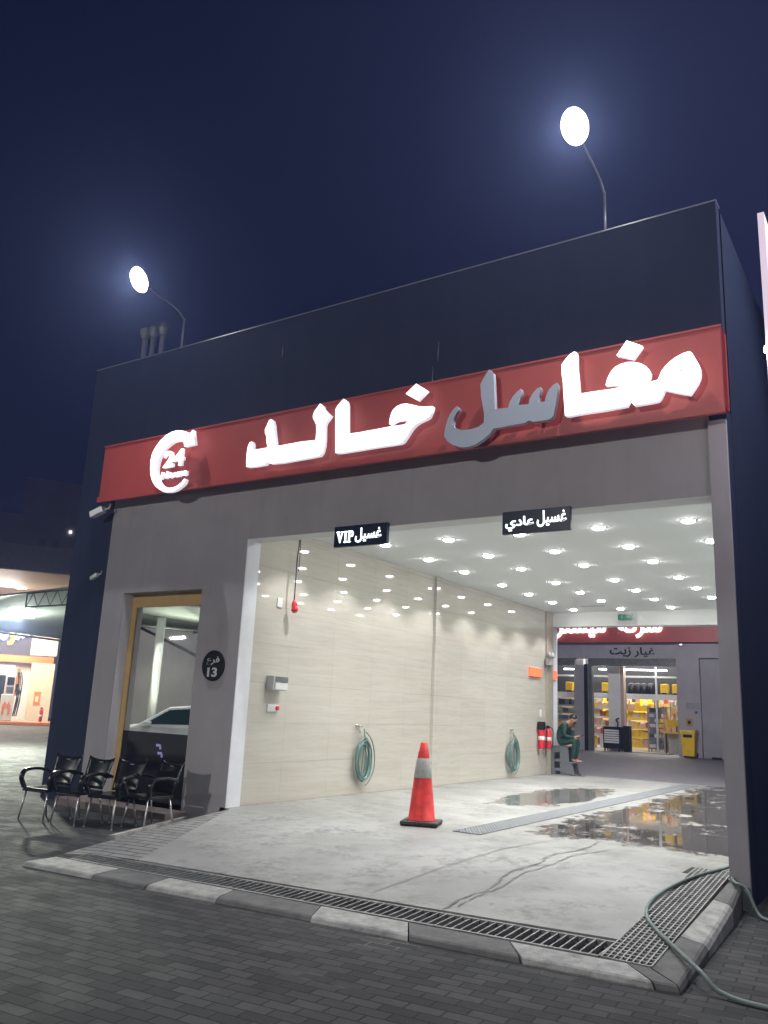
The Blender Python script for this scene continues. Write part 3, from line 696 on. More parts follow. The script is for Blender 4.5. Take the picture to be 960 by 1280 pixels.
# industrial socket hanging on its cable
t = thing('hanging_socket', 'red power socket hanging by a black cable from the bay ceiling', 'power socket', (.16, 1.05, 3.05))
q = Matrix.Rotation(R(12), 4, 'X')
MB().lathe([(.001, -.10), (.05, -.10), (.056, -.06), (.050, -.055), (.046, .02), (.03, .05), (.016, .08), (.001, .085)], 20, q).build('body', M['signred'], t)
MB().lathe([(.001, -.125), (.040, -.125), (.043, -.101), (.001, -.101)], 20, q).build('cap', M['sleeve'], t)
MB().tube(smooth_path([(0, -.01, .07), (.01, -.02, .4), (-.005, .0, .75), (.0, .02, 1.0), (.0, .03, 1.229)], 6), .011, 6).build('cable', M['black'], t)
MB().tube(smooth_path([(.012, .03, .55), (.03, .02, .8), (.012, .035, 1.05), (.01, .04, 1.229)], 6), .007, 6).build('cable', M['black'], t)
def wall_plate(name, label, y, z, wy, wz, d, m, cat):
    t = thing(name, label, cat, (0, y, z))
    MB().box(.001, d, -wy/2, wy/2, -wz/2, wz/2, None, .004).build('plate', m, t); return t
wall_plate('socket_plate', 'small white square cover plate on the tile beside the hanging socket', .86, 3.07, .12, .15, .02, M['white'], 'cover plate')
t = thing('control_box', 'grey wall box with a dark panel over a white flap, high by the bay entrance', 'control box', (0, .88, 1.69))
M['boxgrey'] = mat('pale_grey_box', (.40, .40, .38), .45)
M['panelgrey'] = mat('dark_grey_panel', (.13, .135, .15), .35)
MB().box(.001, .15, -.19, .15, 0, .22, None, .006).build('case', M['boxgrey'], t)
MB().box(.06, .156, .0, .156, .12, .205).build('display', M['panelgrey'], t)
MB().box(.155, .166, -.15, .14, .015, .115).build('flap', M['white'], t)
MB().box(.155, .16, -.15, .14, .14, .21).build('panel', M['panelgrey'], t)
t = wall_plate('switch_plate', 'white double switch plate with a red rotary knob under the control box', .87, 1.42, .26, .11, .03, M['white'], 'switch')
MB().box(.03, .037, -.10, -.01, -.035, .035, None, .003).build('rocker', M['white'], t)
q = Matrix.Translation((.03, .09, 0)) @ Matrix.Rotation(R(90), 4, 'Y')
MB().lathe([(.035, 0), (.033, .03), (.02, .035)], 14, q).build('knob', M['signred'], t)

# wall taps with coiled hoses
def hose_tap(y, z, label):
    t = thing('wall_tap', label, 'tap', (0, y, z))
    MB().tube([(0, 0, 0), (.09, 0, 0)], .014, 8).build('spout', M['alu'], t)
    MB().lathe([(.035, 0), (.035, .01), (.02, .015)], 14, Matrix.Rotation(R(90), 4, 'Y')).build('flange', M['alu'], t)
    MB().tube([(.06, -.13, .01), (.06, .10, .005)], .011, 8).build('handle', M['steel'], t)
    MB().tube([(.075, 0, 0), (.08, 0, -.12)], .012, 8).build('nozzle', M['alu'], t)
hose_tap(3.24, 1.165, 'chrome wall tap above the nearer coiled green hose')
hose_tap(9.86, 1.13, 'chrome wall tap above the farther coiled green hose')
def coil(y, z, ry, rz, n, seed, label):
    rnd = random.Random(seed); b = MB(); pts = []
    N = n*18
    for i in range(N):
        a = 2*math.pi*i/18; w_ = i/N
        k = 1+.16*math.sin(a*.37+seed)+rnd.uniform(-.03, .03)
        pts.append((.04+.075*abs(math.sin(w_*9+seed))+rnd.uniform(-.004, .004), math.sin(a)*ry*k+.03*math.sin(w_*11), math.cos(a)*rz*(1+.07*math.sin(a*.23))+.04*math.sin(w_*7+1)-.02))
    b.tube(smooth_path(pts, 2), .013, 6)
    b.tube(smooth_path([(.08, .0, .52), (.085, .03, .35), (.09, .0, .1), (.10, -.06, -.2), (.10, -.02, -.33), (.1, .05, -.1), (.09, .06, .2), (.085, .02, .34)], 6), .012, 6)
    b.tube(smooth_path([(.06, .10, .46), (.08, .26, .32), (.09, .36, .05), (.1, .33, -.2), (.1, .2, -.38), (.09, .1, -.45)], 6), .010, 6)
    o = b.build('coiled_hose', M['hose']); o.location = (.0, y, z); return tag(o, label, 'hose')
coil(3.36, .60, .19, .33, 7, 1, 'nearer coiled green hose hanging from its tap on the tiled wall')
coil(9.83, .54, .24, .33, 7, 4, 'farther coiled green hose hanging on the tiled wall near the bay exit')

# fire extinguishers
def extinguisher(name, loc, label, dark, h=.52):
    t = thing(name, label, 'fire extinguisher', loc)
    MB().lathe([(.001, 0), (.078, 0), (.082, .02), (.082, h*.74), (.06, h*.85), (.03, h*.9), (.001, h*.9)], 20).build('cylinder', M['signred'], t)
    MB().box(-.03, .03, -.05, .06, h*.9, h*1.0, None, .006).build('valve', M['black'], t)
    MB().tube(smooth_path([(.04, .03, h*.95), (.12, .04, h*.8), (.12, .02, h*.3), (.10, .02, .0-(.2 if dark else 0))], 6), .012, 6).build('hose', M['black'], t)
    q = Matrix.Translation((0, 0, 0))
    MB().lathe([(.0825, h*.35), (.0835, h*.352), (.0835, h*.5), (.0825, h*.502)], 20).build('label_band', M['white'], t)
    return t
t = extinguisher('fire_extinguisher', (.10, 11.55, .66), 'red fire extinguisher with a black cover over its top on the tile', True, .62)
MB().box(-.085, .085, -.09, .09, .47, .68, None, .03).build('cover', M['black'], t)
extinguisher('fire_extinguisher', (.14, 11.90, .66), 'red fire extinguisher with a white label nearest the bay exit', False, .58)
wall_plate('extinguisher_sign', 'small white sign plate on the tile above the fire extinguishers', 11.72, 1.55, .16, .20, .008, M['white'], 'sign')
# twin emergency lamp
t = thing('emergency_light', 'white emergency light with two round heads by the bay exit', 'emergency light', (.05, 12.1, 2.95))
MB().box(0, .10, -.16, .16, -.13, .06, None, .01).build('case', M['boxgrey'], t)
for sy in (-1, 1):
    q = Matrix.Translation((.08, sy*.10, .13)) @ Matrix.Rotation(R(70), 4, 'Y')
    MB().lathe([(.04, -.05), (.075, .02), (.08, .05), (.01, .052)], 16, q).build('lamp_head', M['sleeve'], t)
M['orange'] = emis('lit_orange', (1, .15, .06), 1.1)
for y0, x0, x1, lab in ((11.30, .002, .05, 'glowing orange red panel imitating a reflection on the tile left of the emergency light'), (12.62, .022, .06, 'small glowing orange red panel on the white exit jamb')):  # the one on the tile is a reflection, built as a glowing panel
    t = thing('lit_panel_or_reflection', lab, 'lit sign', (0, y0, 2.6))
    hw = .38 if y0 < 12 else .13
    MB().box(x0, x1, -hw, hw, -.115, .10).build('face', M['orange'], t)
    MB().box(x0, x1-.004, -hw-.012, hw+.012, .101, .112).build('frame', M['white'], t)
# green exit box on the header
t = thing('exit_sign', 'small dark green exit sign at the ceiling over the bay exit', 'exit sign', (2.12, 12.30, 4.03))
M['exitgreen'] = mat('dark_green_sign', (.012, .10, .055), .3)
MB().box(-.19, .19, -.02, .02, 0, .15, None, .004).build('case', M['exitgreen'], t)
MB().box(-.205, -.191, -.022, .022, -.004, .154).build('end_cap', M['white'], t)
b = MB()
for x in (-.15, .15): b.tube([(x, 0, .15), (x, 0, .249)], .006, 6)
b.build('hanger', M['white'], t)
b = MB(); b.box(-.10, -.06, -.024, -.0205, .03, .12); b.box(.0, .12, -.024, -.0205, .065, .085); b.build('pictogram', mat('pale_green', (.10, .30, .2), .4), t)

# hose lying over the grating
def fz(x, y): return (rampz(y) if -2.95 < y and x < 7.02 else -.18 if x < 7.16 and y > -3.4 else GZ) + .018
def hose_pts(raw): return smooth_path([(x, y, z) for x, y, z in raw], 8)
b = MB()
b.tube(hose_pts([(6.78, .9, .02), (6.72, .62, .03), (6.5, -.33, .006), (6.41, -1.18, -.046), (6.48, -1.72, -.085), (6.66, -2.11, -.108), (6.93, -2.55, -.12), (7.18, -2.93, -.14), (7.32, -3.02, -.215), (7.61, -3.07, GZ+.016), (8.4, -3.0, GZ+.016), (9.5, -2.6, GZ+.016)]), .0165, 8)
tag(b.build('garden_hose', M['hosegrey']), 'grey green hose looping over the mesh grating and the right kerb', 'hose')
b = MB()
b.tube(hose_pts([(6.80, .75, .04), (6.795, .3, .02), (6.90, -.22, .02), (7.02, -.28, -.02), (7.12, -.35, -.2), (7.24, -.45, GZ+.016), (7.6, -.6, GZ+.016), (8.6, -.9, GZ+.016)]), .0165, 8)
tag(b.build('garden_hose', M['hosegrey']), 'short grey green hose bending round the foot of the right pier', 'hose')

# ------------------------------------------------------------------ plastic armchairs
def make_chair():
    t = thing('armchair', 'x', 'chair', (0, 0, GZ), 0, 'black armchairs outside the office')
    # local: front is -y, width along x
    def sheet(name, rows, th):
        b = MB(); b.sm = True; n = len(rows[0]); top = []; bot = []
        for i, r in enumerate(rows):
            top.append([b.bm.verts.new(p) for p in r]);
            bot.append([b.bm.verts.new(Vector(p)+th(i)) for p in r])
        m_ = len(rows)
        for i in range(m_-1):
            for j in range(n-1):
                b.face([top[i][j], top[i][j+1], top[i+1][j+1], top[i+1][j]]); b.face([bot[i][j+1], bot[i][j], bot[i+1][j], bot[i+1][j+1]])
        for j in range(n-1):
            b.face([top[0][j+1], top[0][j], bot[0][j], bot[0][j+1]]); b.face([top[-1][j], top[-1][j+1], bot[-1][j+1], bot[-1][j]])
        for i in range(m_-1):
            b.face([top[i][0], top[i+1][0], bot[i+1][0], bot[i][0]]); b.face([top[i+1][-1], top[i][-1], bot[i][-1], bot[i+1][-1]])
        return b.build(name, M['chair'], t)
    U = [-1+2*k/10 for k in range(11)]
    sheet('seat', [[(u*(.235-.02*v), -.24+.46*v, .435-.018*(1-u*u)*math.sin(math.pi*min(1, v*1.1))-.03*max(0, .12-v)/.12) for u in U] for v in [k/8 for k in range(9)]], lambda i: Vector((0, 0, -.022)))
    # backrest with swept-up corners
    def back_row(v):
        wd = .205+.045*v; y = .215+.14*v
        return [(u*wd, y+.03*(1-u*u)-.02, .45+.41*v+(.045*abs(u)**3-.02)*max(0, v-.6)/.4) for u in U]
    sheet('backrest', [back_row(k/9) for k in range(10)], lambda i: Vector((0, .018, -.003)))
    b = MB(); b.box(-.035, .035, .325, .3325, .80, .812); b.build('slot', M['alu'], t)
    for s in (-1, 1):
        b = MB(); b.sm = True
        path = smooth_path([(s*.245, -.20, .42), (s*.275, -.245, .55), (s*.285, -.20, .645), (s*.288, -.08, .672), (s*.285, .10, .665), (s*.262, .24, .62)], 5)
        prev = None
        for i, p in enumerate(path):
            d = (path[min(i+1, len(path)-1)]-path[max(i-1, 0)]).normalized(); nrm = Vector((1, 0, 0)); o_ = d.cross(nrm).normalized()
            hw = .034; th = .019
            ring = [b.bm.verts.new(p+nrm*a*hw+o_*c*th) for a, c in ((-1, -1), (1, -1), (1, 1), (-1, 1))]
            if prev:
                for k in range(4): b.face([prev[k], prev[(k+1) % 4], ring[(k+1) % 4], ring[k]])
            else: b.face(list(reversed(ring)))
            prev = ring
        b.face(prev)
        o = b.build('armrest', M['chair'], t); 
        bv = o.modifiers.new('bevel', 'BEVEL'); bv.width = .006; bv.segments = 2
        for y0, y1, r0 in ((-.19, -.245, 1), (.17, .26, 1)):
            b = MB(); b.tube([(s*.20, y0, .415), (s*.235, y1, .004)], .0125, 10); b.lathe([(.015, 0), (.015, .012)], 8, Matrix.Translation((s*.235, y1, 0)))
            b.build('leg', M['alu'], t)
        b = MB(); b.box(s*.21-.02, s*.21+.02, -.2, .2, .395, .415); b.build('rail', M['chair'], t)
    return t
ch0 = make_chair()
spots_ = [(-2.05, -1.48, 8, 'leftmost black plastic armchair, next to the bright yard'), (-1.47, -1.38, 4, 'black plastic armchair second from the left, in front of the pale window reveal'),
          (-.93, -1.24, 10, 'black plastic armchair in front of the dark window panel, second from the ramp'), (-.55, -.92, -4, 'black plastic armchair nearest the ramp, in front of the grey wall')]
for i, (x, y, a, lab) in enumerate(spots_):
    o = ch0 if i == 0 else copy_tree(ch0)
    o.location = (x, y, GZ); o.rotation_euler = (0, 0, R(a)); o['label'] = lab

# ------------------------------------------------------------------ person on the step stool by the exit
t = thing('step_stool', 'grey plastic two-step stool under the seated person', 'stool', (.05, 12.52, 0))
poly = [(0, 0), (.66, 0), (.60, .06), (.58, .30), (.50, .32), (.48, .68), (0, .70)]
def side_panel(y0, y1):
    # side cheek with two stepped cut-outs built from slabs
    b = MB()
    b.prism([(0, 0), (.10, 0), (.09, .70), (.0, .70)], 'y', y0, y1)
    b.prism([(.26, .10), (.66, 0.0), (.58, .31), (.50, .34), (.47, .70), (.26, .70)], 'y', y0, y1)
    b.prism([(.092, .57), (.259, .57), (.259, .70), (.0905, .70)], 'y', y0, y1)
    b.prism([(.095, .33), (.259, .33), (.259, .40), (.094, .40)], 'y', y0, y1)
    b.prism([(.098, .10), (.259, .10), (.259, .17), (.097, .17)], 'y', y0, y1)
    return b.build('side_panel', M['stoolgrey'], t)
side_panel(-.20, -.175); side_panel(.175, .20)
MB().box(-.01, .50, -.21, .21, .70, .725, None, .006).build('top_step', M['stoolgrey'], t)
MB().box(.46, .67, -.21, .21, .31, .335, None, .006).build('lower_step', M['stoolgrey'], t)
MB().box(.0, .02, -.174, .174, .05, .699).build('back_panel', M['stoolgrey'], t)

def skin_figure(name, verts, edges, mats, zones, parent=None, sub=2):
    me = bpy.data.meshes.new(name+'_skeleton'); me.from_pydata([v[0] for v in verts], edges, [])
    o = bpy.data.objects.new(name+'_tmp', me); col.objects.link(o)
    md = o.modifiers.new('skin', 'SKIN'); md.use_smooth_shade = True
    sv = me.skin_vertices[0].data
    for i, v in enumerate(verts):
        r = v[1]; sv[i].radius = r if isinstance(r, tuple) else (r, r); sv[i].use_root = (i == 0)
    s = o.modifiers.new('sub', 'SUBSURF'); s.levels = sub; s.render_levels = sub
    bpy.context.view_layer.update()
    m2 = bpy.data.meshes.new_from_object(o.evaluated_get(bpy.context.evaluated_depsgraph_get()))
    bpy.data.objects.remove(o)
    m2.name = name; m2.materials.clear()
    for q in mats: m2.materials.append(q)
    P = [Vector(v[0]) for v in verts]
    for p in m2.polygons:
        c = p.center; best = 1e9; z = 0
        for a, bb in edges:                       # nearest bone decides clothing or skin
            A, B = P[a], P[bb]; d = B-A; tt = max(0, min(1, (c-A).dot(d)/max(1e-9, d.dot(d)))); dist = (c-(A+d*tt)).length
            if dist < best: best = dist; z = zones.get((a, bb), 0)
        p.material_index = z; p.use_smooth = True
    ob = bpy.data.objects.new(name, m2); col.objects.link(ob)
    if parent: ob.parent = parent
    return ob
per = thing('person', 'person in dark green work clothes sitting hunched over a phone', 'person', (.05, 12.52, 0))
V_ = []; E_ = []; Z_ = {}
def jv(p, r, frm=None, z=0):
    V_.append((p, r)); i = len(V_)-1
    if frm is not None: E_.append((frm, i)); Z_[(frm, i)] = z
    return i
pel = jv((.20, 0, .83), (.155, .125)); sp1 = jv((.20, 0, 1.00), (.15, .12), pel); sp2 = jv((.26, 0, 1.16), (.16, .125), sp1); sp3 = jv((.35, 0, 1.29), (.15, .10), sp2)
nk = jv((.45, 0, 1.36), .058, sp3, 1); hd0 = jv((.52, 0, 1.385), (.075, .08), nk, 1); hd1 = jv((.56, 0, 1.44), (.088, .098), hd0, 1); hd2 = jv((.575, 0, 1.50), (.075, .085), hd1, 1)
nose = jv((.665, 0, 1.395), .016, hd1, 1)
for s in (-1, 1):
    sh = jv((.36, s*.17, 1.26), .068, sp3); el = jv((.40, s*.24, 1.00), .052, sh); wr = jv((.62, s*.12, .965), .032, el)
    pa = jv((.675, s*.085, .985), (.035, .018), wr, 1); pb = jv((.715, s*.07, 1.0), (.034, .014), pa, 1)
    for k, (dy, ln) in enumerate(((-.027, .06), (-.009, .07), (.009, .066), (.027, .052))):
        f0 = jv((.742, s*.065+dy, 1.004), .009, pb, 1); f1 = jv((.742+ln*.5, s*.058+dy*.9, 1.012), .0085, f0, 1); jv((.742+ln*.75, s*.05+dy*.8, 1.03), .007, f1, 1)
    th0 = jv((.69, s*.045, 1.008), .010, pa, 1); jv((.72, s*.032, 1.03), .008, th0, 1)
    hip = jv((.24, s*.10, .83), .10, pel); kn = jv((.64, s*.125, .90), .078, hip); ck = jv((.60, s*.12, .66), .072, kn); an = jv((.57, s*.11, .43), .055, ck)
    ank = jv((.565, s*.11, .40), .038, an, 1); ft = jv((.64, s*.115, .365), (.042, .028), ank, 1); toe = jv((.745, s*.13, .355), (.04, .018), ft, 1)
skin_figure('body', V_, E_, [M['green'], M['skin']], Z_, per)
# hair cap, ears, eyes and beard
b = MB(); b.sm = True
q = Matrix.Translation((.553, 0, 1.468)) @ Matrix.Rotation(R(28), 4, 'Y')
rows = []
for i in range(9):
    ph = math.pi*.60*i/8
    rows.append([b.bm.verts.new(q @ Vector((.108*math.sin(ph)*math.cos(a)*(1.0 if math.cos(a) < 0 else .93), .093*math.sin(ph)*math.sin(a), .112*math.cos(ph)+(.03 if math.cos(a) > .3 and i > 5 else 0)))) for a in [2*math.pi*k/20 for k in range(20)]])
for a, c in zip(rows, rows[1:]):
    for k in range(20): b.face([a[k], a[(k+1) % 20], c[(k+1) % 20], c[k]])
b.build('hair', M['hair'], per)
b = MB(); b.sm = True
for s in (-1, 1): b.lathe([(.001, -.008), (.022, -.006), (.026, .004), (.012, .01)], 10, Matrix.Translation((.545, s*.092, 1.425)) @ Matrix.Rotation(R(90), 4, 'X') @ Matrix.Scale(1.35, 4, (0, 1, 0)))
b.build('ear', M['skin'], per)
b = MB()
for s in (-1, 1): b.lathe([(.001, -.006), (.010, 0), (.001, .006)], 8, Matrix.Translation((.637, s*.034, 1.425)))
b.build('eye', M['black'], per)
b = MB(); b.sm = True; b.lathe([(.001, -.02), (.04, -.012), (.048, .006), (.03, .02), (.001, .022)], 14, Matrix.Translation((.598, 0, 1.345)) @ Matrix.Rotation(R(30), 4, 'Y')); b.build('beard', M['hair'], per)
b = MB(); b.box(-.006, .006, -.055, .055, -.1, .02, Matrix.Translation((.44, -.02, 1.12)) @ Matrix.Rotation(R(20), 4, 'Y')); b.build('shirt_front', mat('dark_navy_shirt', (.012, .014, .03), .8), per)
b = MB(); b.box(-.075, .075, -.037, .037, -.005, .005, Matrix.Translation((.845, 12.52, 1.03)) @ Matrix.Rotation(R(-35), 4, 'Y') @ Matrix.Rotation(R(90), 4, 'Z'), .002)
tag(b.build('phone', M['black']), 'dark phone held in the hands of the seated person', 'phone')
b = MB()
b.prism([(-.12, .0), (.12, 0), (.13, .012), (-.13, .012)], 'y', -.045, .045); b.tube(smooth_path([(.02, -.045, .012), (.03, -.02, .05), (.03, .02, .05), (.02, .045, .012)], 5), .008, 6)
o = b.build('sandal', M['black']); o.location = (.78, 12.46, .001); o.rotation_euler = (0, 0, R(30)); tag(o, 'black sandal on the floor beside the step stool', 'sandal')

# ================================================================== THE SHOP BEHIND THE WASH
RZ = .3
S = thing('parts_shop', 'grey oil change shop with a red fascia seen through the bay exit', 'shop')
def spart(name, m, *boxes, parent=S, bevel=0.0):
    b = MB()
    for bx in boxes: b.box(*bx)
    return b.build(name, m, parent, bevel)
spart('front_wall', M['rear_grey'], (-14, -6.2, 22, 22.3, RZ, 4.3), (-2.85, -2.3, 22, 22.3, RZ, 3.45), (1.03, 1.83, 21.9, 22.3, RZ, 4.3), (4.6, 14, 21.9, 22.3, RZ, 4.3), (-6.2, 1.03, 22, 22.3, 3.72, 4.3), (1.83, 4.6, 21.9, 22.3, 3.75, 4.3))
spart('shutter_box', M['darksteel'], (-6.2, -2.85, 22.06, 22.3, 3.45, 3.719), (-2.3, 1.03, 22.06, 22.3, 3.45, 3.719), (-2.3, -2.16, 22.04, 22.28, RZ, 3.449))
spart('edge_post', M['mattblack'], (-2.44, -2.302, 21.97, 21.999, RZ, 3.5))
b = MB(); b.box(1.83, 4.6, 22.05, 22.2, RZ, 3.75)
for k in range(34): b.box(1.83, 4.6, 22.035, 22.0495, RZ+.05+k*.1, RZ+.085+k*.1)
b.build('roller_shutter', M['rear_grey'], S)
spart('fascia', M['red'], (-14, 14, 21.65, 22, 4.3, 5.6))
spart('upper_wall', M['cladding'], (-14, 14, 22.01, 22.3, 4.3, 8.2))
spart('floor', mat('shop_floor', (.30, .27, .22), .3, var=.1), (-10, 1.2, 22.3, 29, RZ-.02, RZ+.004))
spart('inner_wall', mat('shop_back_wall', (.30, .24, .17), .6), (-10, 1.3, 29, 29.1, RZ, 4.3), (1.2, 1.3, 22.3, 29, RZ, 4.3), (-10.1, -10, 22.3, 29, RZ, 4.3))
spart('inner_ceiling', mat('dark_ceiling', (.10, .10, .11), .8), (-10, 1.2, 22.3, 29, 4.3, 4.4))
M['whiteframe'] = mat('white_frame', (.6, .6, .6), .4)
spart('glazing_bar', M['whiteframe'], (-10, 1.2, 23.6, 23.7, 2.28, 2.48), (-10, 1.2, 23.61, 23.69, 3.10, 3.17), (-3.05, -2.99, 23.605, 23.695, RZ, 4.29), (-1.98, -1.92, 23.605, 23.695, RZ, 4.29), (-.2, -.14, 23.605, 23.695, RZ, 4.29), (-5, -4.94, 23.605, 23.695, RZ, 4.29))
spart('column', M['white'], (-1.80, -1.35, 22.9, 23.3, RZ, 4.29))
spart('column_band', mat('pinkish_panel', (.5, .38, .32), .5), (-1.345, -1.22, 22.95, 23.25, RZ, 3.9))
# upper strip behind the glass: dark bulkhead
spart('bulkhead', mat('dark_bulkhead', (.045, .045, .05), .5), (-10, 1.2, 24.4, 24.5, 2.5, 4.29))
t = thing('shop_sign', 'white lit Arabic letters on the red fascia of the shop behind', 'lettering')
text_mesh('lettering', '\uFEAE\uFE98\uFEB4\uFEF4\uFEE3  \uFE94\uFEDB\uFEAE\uFEB7', -3.45, .66, 4.44, 5.35, 21.58, .08, M['sign_on'], t, .03)
for x in (-3, -1, .4): MB().box(x, x+.05, 21.6, 21.649, 4.6, 4.65).build('stud', M['steel'], t)
t = thing('door_sign', 'dark Arabic lettering on the grey lintel over the shop doorway', 'lettering')
text_mesh('lettering', '\uFE96\uFEF3\uFEAF', -1.42, -.62, 3.77, 4.14, 21.985, .03, M['mattblack'], t, .02)
text_mesh('lettering', '\uFEAD\uFE8E\uFEF4\uFECF', -.50, .26, 3.77, 4.14, 21.985, .03, M['mattblack'], t, .02)
# ceiling tubes
for i, (x, y, a, lab) in enumerate(((-.4, 23.2, 8, 'long fluorescent tube light inside the shop doorway at the right'), (-1.3, 23.1, -10, 'short fluorescent tube light near the white shop column'), (-3.3, 23.2, 0, 'fluorescent tube light in the left shop opening'), (-2.05, 23.0, 20, 'tiny fluorescent tube light by the dark door edge'))):
    t = thing('tube_light', lab, 'light', (x, y, 3.36), R(a))
    L_ = (.75, .35, .4, .15)[i]
    MB().box(-L_, L_, -.03, .03, .03, .07).build('batten', M['white'], t)
    MB().tube([(-L_, 0, .01), (L_, 0, .01)], .02, 8).build('tube', M['lens'], t)
area('shop_light', (-1.5, 25.8, 4.2), (0, 0, -1), 1250, 6, 4, (1, .95, .86))
area('shop_light', (-1.5, 23.1, 4.2), (0, .25, -1), 60, 5, .6, (1, .96, .9))
# shelving with goods
PC = {'yellow': (.72, .46, .02), 'pink': (.62, .36, .32), 'white': (.6, .6, .58), 'brown': (.26, .16, .10), 'red': (.45, .08, .06), 'dark': (.04, .045, .06), 'cream': (.62, .52, .36), 'blue': (.14, .18, .27)}
PM = {k: mat(k+'_carton', v, .45, var=.12, scale=9) for k, v in PC.items()}
def shelving(x, y, w_, label, fm, nsh, palette, seed, zmax=1.95, yellow_rail=True):
    t = thing('shelf_unit', label, 'shelves', (x, y, RZ+.004)); rnd = random.Random(seed)
    for sx in (0, w_):
        b = MB(); b.box(sx-.025, sx+.025, 0, .05, 0, zmax); b.box(sx-.025, sx+.025, .4, .45, 0, zmax); b.box(sx-.02, sx+.02, .05, .4, zmax-.06, zmax-.02); b.build('upright', M['steel'], t)
    for k in range(nsh):
        z = .12+k*(zmax-.2)/nsh
        MB().box(.026, w_-.026, .0, .45, z, z+.03).build('shelf', fm, t)
        MB().box(.026, w_-.026, -.012, -.001, z-.02, z+.045).build('shelf_edge', fm, t)
        xx = .05
        while xx < w_-.14:
            ww = rnd.uniform(.13, .30); hh = rnd.uniform(.17, (zmax-.2)/nsh-.06); c = rnd.choice(palette)
            if xx+ww > w_-.04: break
            o = MB().box(x+xx, x+xx+ww-.012, y+.03, y+.03+rnd.uniform(.2, .36), RZ+.004+z+.031, RZ+.004+z+.031+hh).build('carton', PM[c])
            tag(o, c+' carton standing on a shelf inside the shop', 'carton', c+' cartons on the shop shelves')
            xx += ww
shelving(-6.4, 25.2, 1.6, 'shelves of goods at the back of the left shop opening', M['darksteel'], 5, ['yellow', 'pink', 'white', 'dark', 'cream'], 1, 2.05)
shelving(-4.7, 25.0, 1.35, 'grey shelves of white and dark goods left of the shop pillar', M['steel'], 6, ['white', 'dark', 'blue', 'yellow'], 2, 2.05)
shelving(-3.25, 25.2, 1.3, 'shelves of mixed cartons behind the tool chest', M['whiteframe'], 5, ['pink', 'yellow', 'yellow', 'white', 'red', 'cream'], 3, 2.05)
shelving(-1.85, 25.3, 1.15, 'yellow edged shelves of cartons right of the white column', PM['yellow'], 5, ['pink', 'yellow', 'yellow', 'cream', 'yellow', 'red'], 4, 2.0)
shelving(-.78, 24.6, .62, 'narrow blue grey rack in the middle of the shop', PM['blue'], 8, ['blue', 'dark', 'white'], 5, 1.75)
shelving(-.05, 25.2, 1.15, 'yellow shelves of cartons at the right of the shop doorway', PM['yellow'], 5, ['pink', 'yellow', 'yellow', 'cream', 'white'], 6, 1.95)
shelving(-.66, 25.7, .64, 'narrow yellow shelves of cartons just behind the blue grey rack', PM['yellow'], 6, ['yellow', 'red', 'cream', 'yellow'], 8, 2.25)
shelving(-3.3, 26.6, 2.6, 'tall back row of yellow shelves full of cartons at the rear of the shop', PM['yellow'], 6, ['yellow', 'pink', 'yellow', 'brown', 'white', 'dark'], 9, 2.3)
t = thing('display_table', 'bright yellow display counter just inside the shop doorway', 'counter', (.02, 23.85, RZ+.004))
MB().box(0, 1.1, 0, .5, .74, .80).build('top', PM['yellow'], t)
MB().box(.05, 1.05, .43, .45, .0, .739).build('back_panel', M['boxgrey'], t)
for x in (.04, 1.02):
    for y in (.03, .45): MB().box(x, x+.04, y, y+.04, 0, .739).build('leg', M['mattblack'], t)
MB().box(.0, 1.1, .3, .34, .801, 1.25).build('upstand', PM['yellow'], t)
for i in range(5):
    o = MB().box(.1+i*.19, .24+i*.19, 24.0, 24.13, RZ+.805, RZ+.805+.14+.05*(i % 3)).build('carton', PM[['pink', 'cream', 'red', 'white', 'brown'][i]])
    tag(o, ['pink', 'cream', 'red', 'white', 'brown'][i]+' carton standing on the yellow counter in the shop', 'carton')
# yellow jerry-can like boxes up on the transom
for x, wd, lab in ((-6.0, .3, 'yellow power tool on the high ledge of the left shop opening'), (-2.92, .28, 'yellow machine on the high ledge left of the white column'), (-2.25, .26, 'yellow machine on the high ledge closest to the white column'), (.08, .3, 'left of two yellow machines on the high ledge at the right'), (.52, .3, 'right of two yellow machines on the high ledge'), (-3.75, .3, 'yellow machine on the high ledge above the seated person')):
    t = thing('machine', lab, 'machine', (x, 23.95, 2.49))
    MB().box(-wd/2, wd/2, -.12, .12, .03, .40, None, .04).build('body', PM['yellow'], t)
    MB().box(-wd/2+.05, wd/2-.05, -.13, .13, .0, .06, None, .01).build('base', M['black'], t)
    MB().tube([(-wd/2+.04, 0, .39), (-wd/2+.06, 0, .47), (wd/2-.06, 0, .47), (wd/2-.04, 0, .39)], .018, 6).build('handle', M['black'], t)
spart('ledge', M['darksteel'], (-10, 1.2, 23.701, 24.399, 2.44, 2.488))
for i, x in enumerate((-1.2, -.95, -.72, -.45)):
    o = MB().lathe([(.001, 0), (.15, 0), (.17, .06), (.16, .36), (.1, .42), (.001, .43)], 14).build('drum', M['black']); o.location = (x, 24.0, 2.49)
    tag(o, 'dark drum on the high ledge between the yellow machines', 'drum', 'dark drums on the shop ledge')
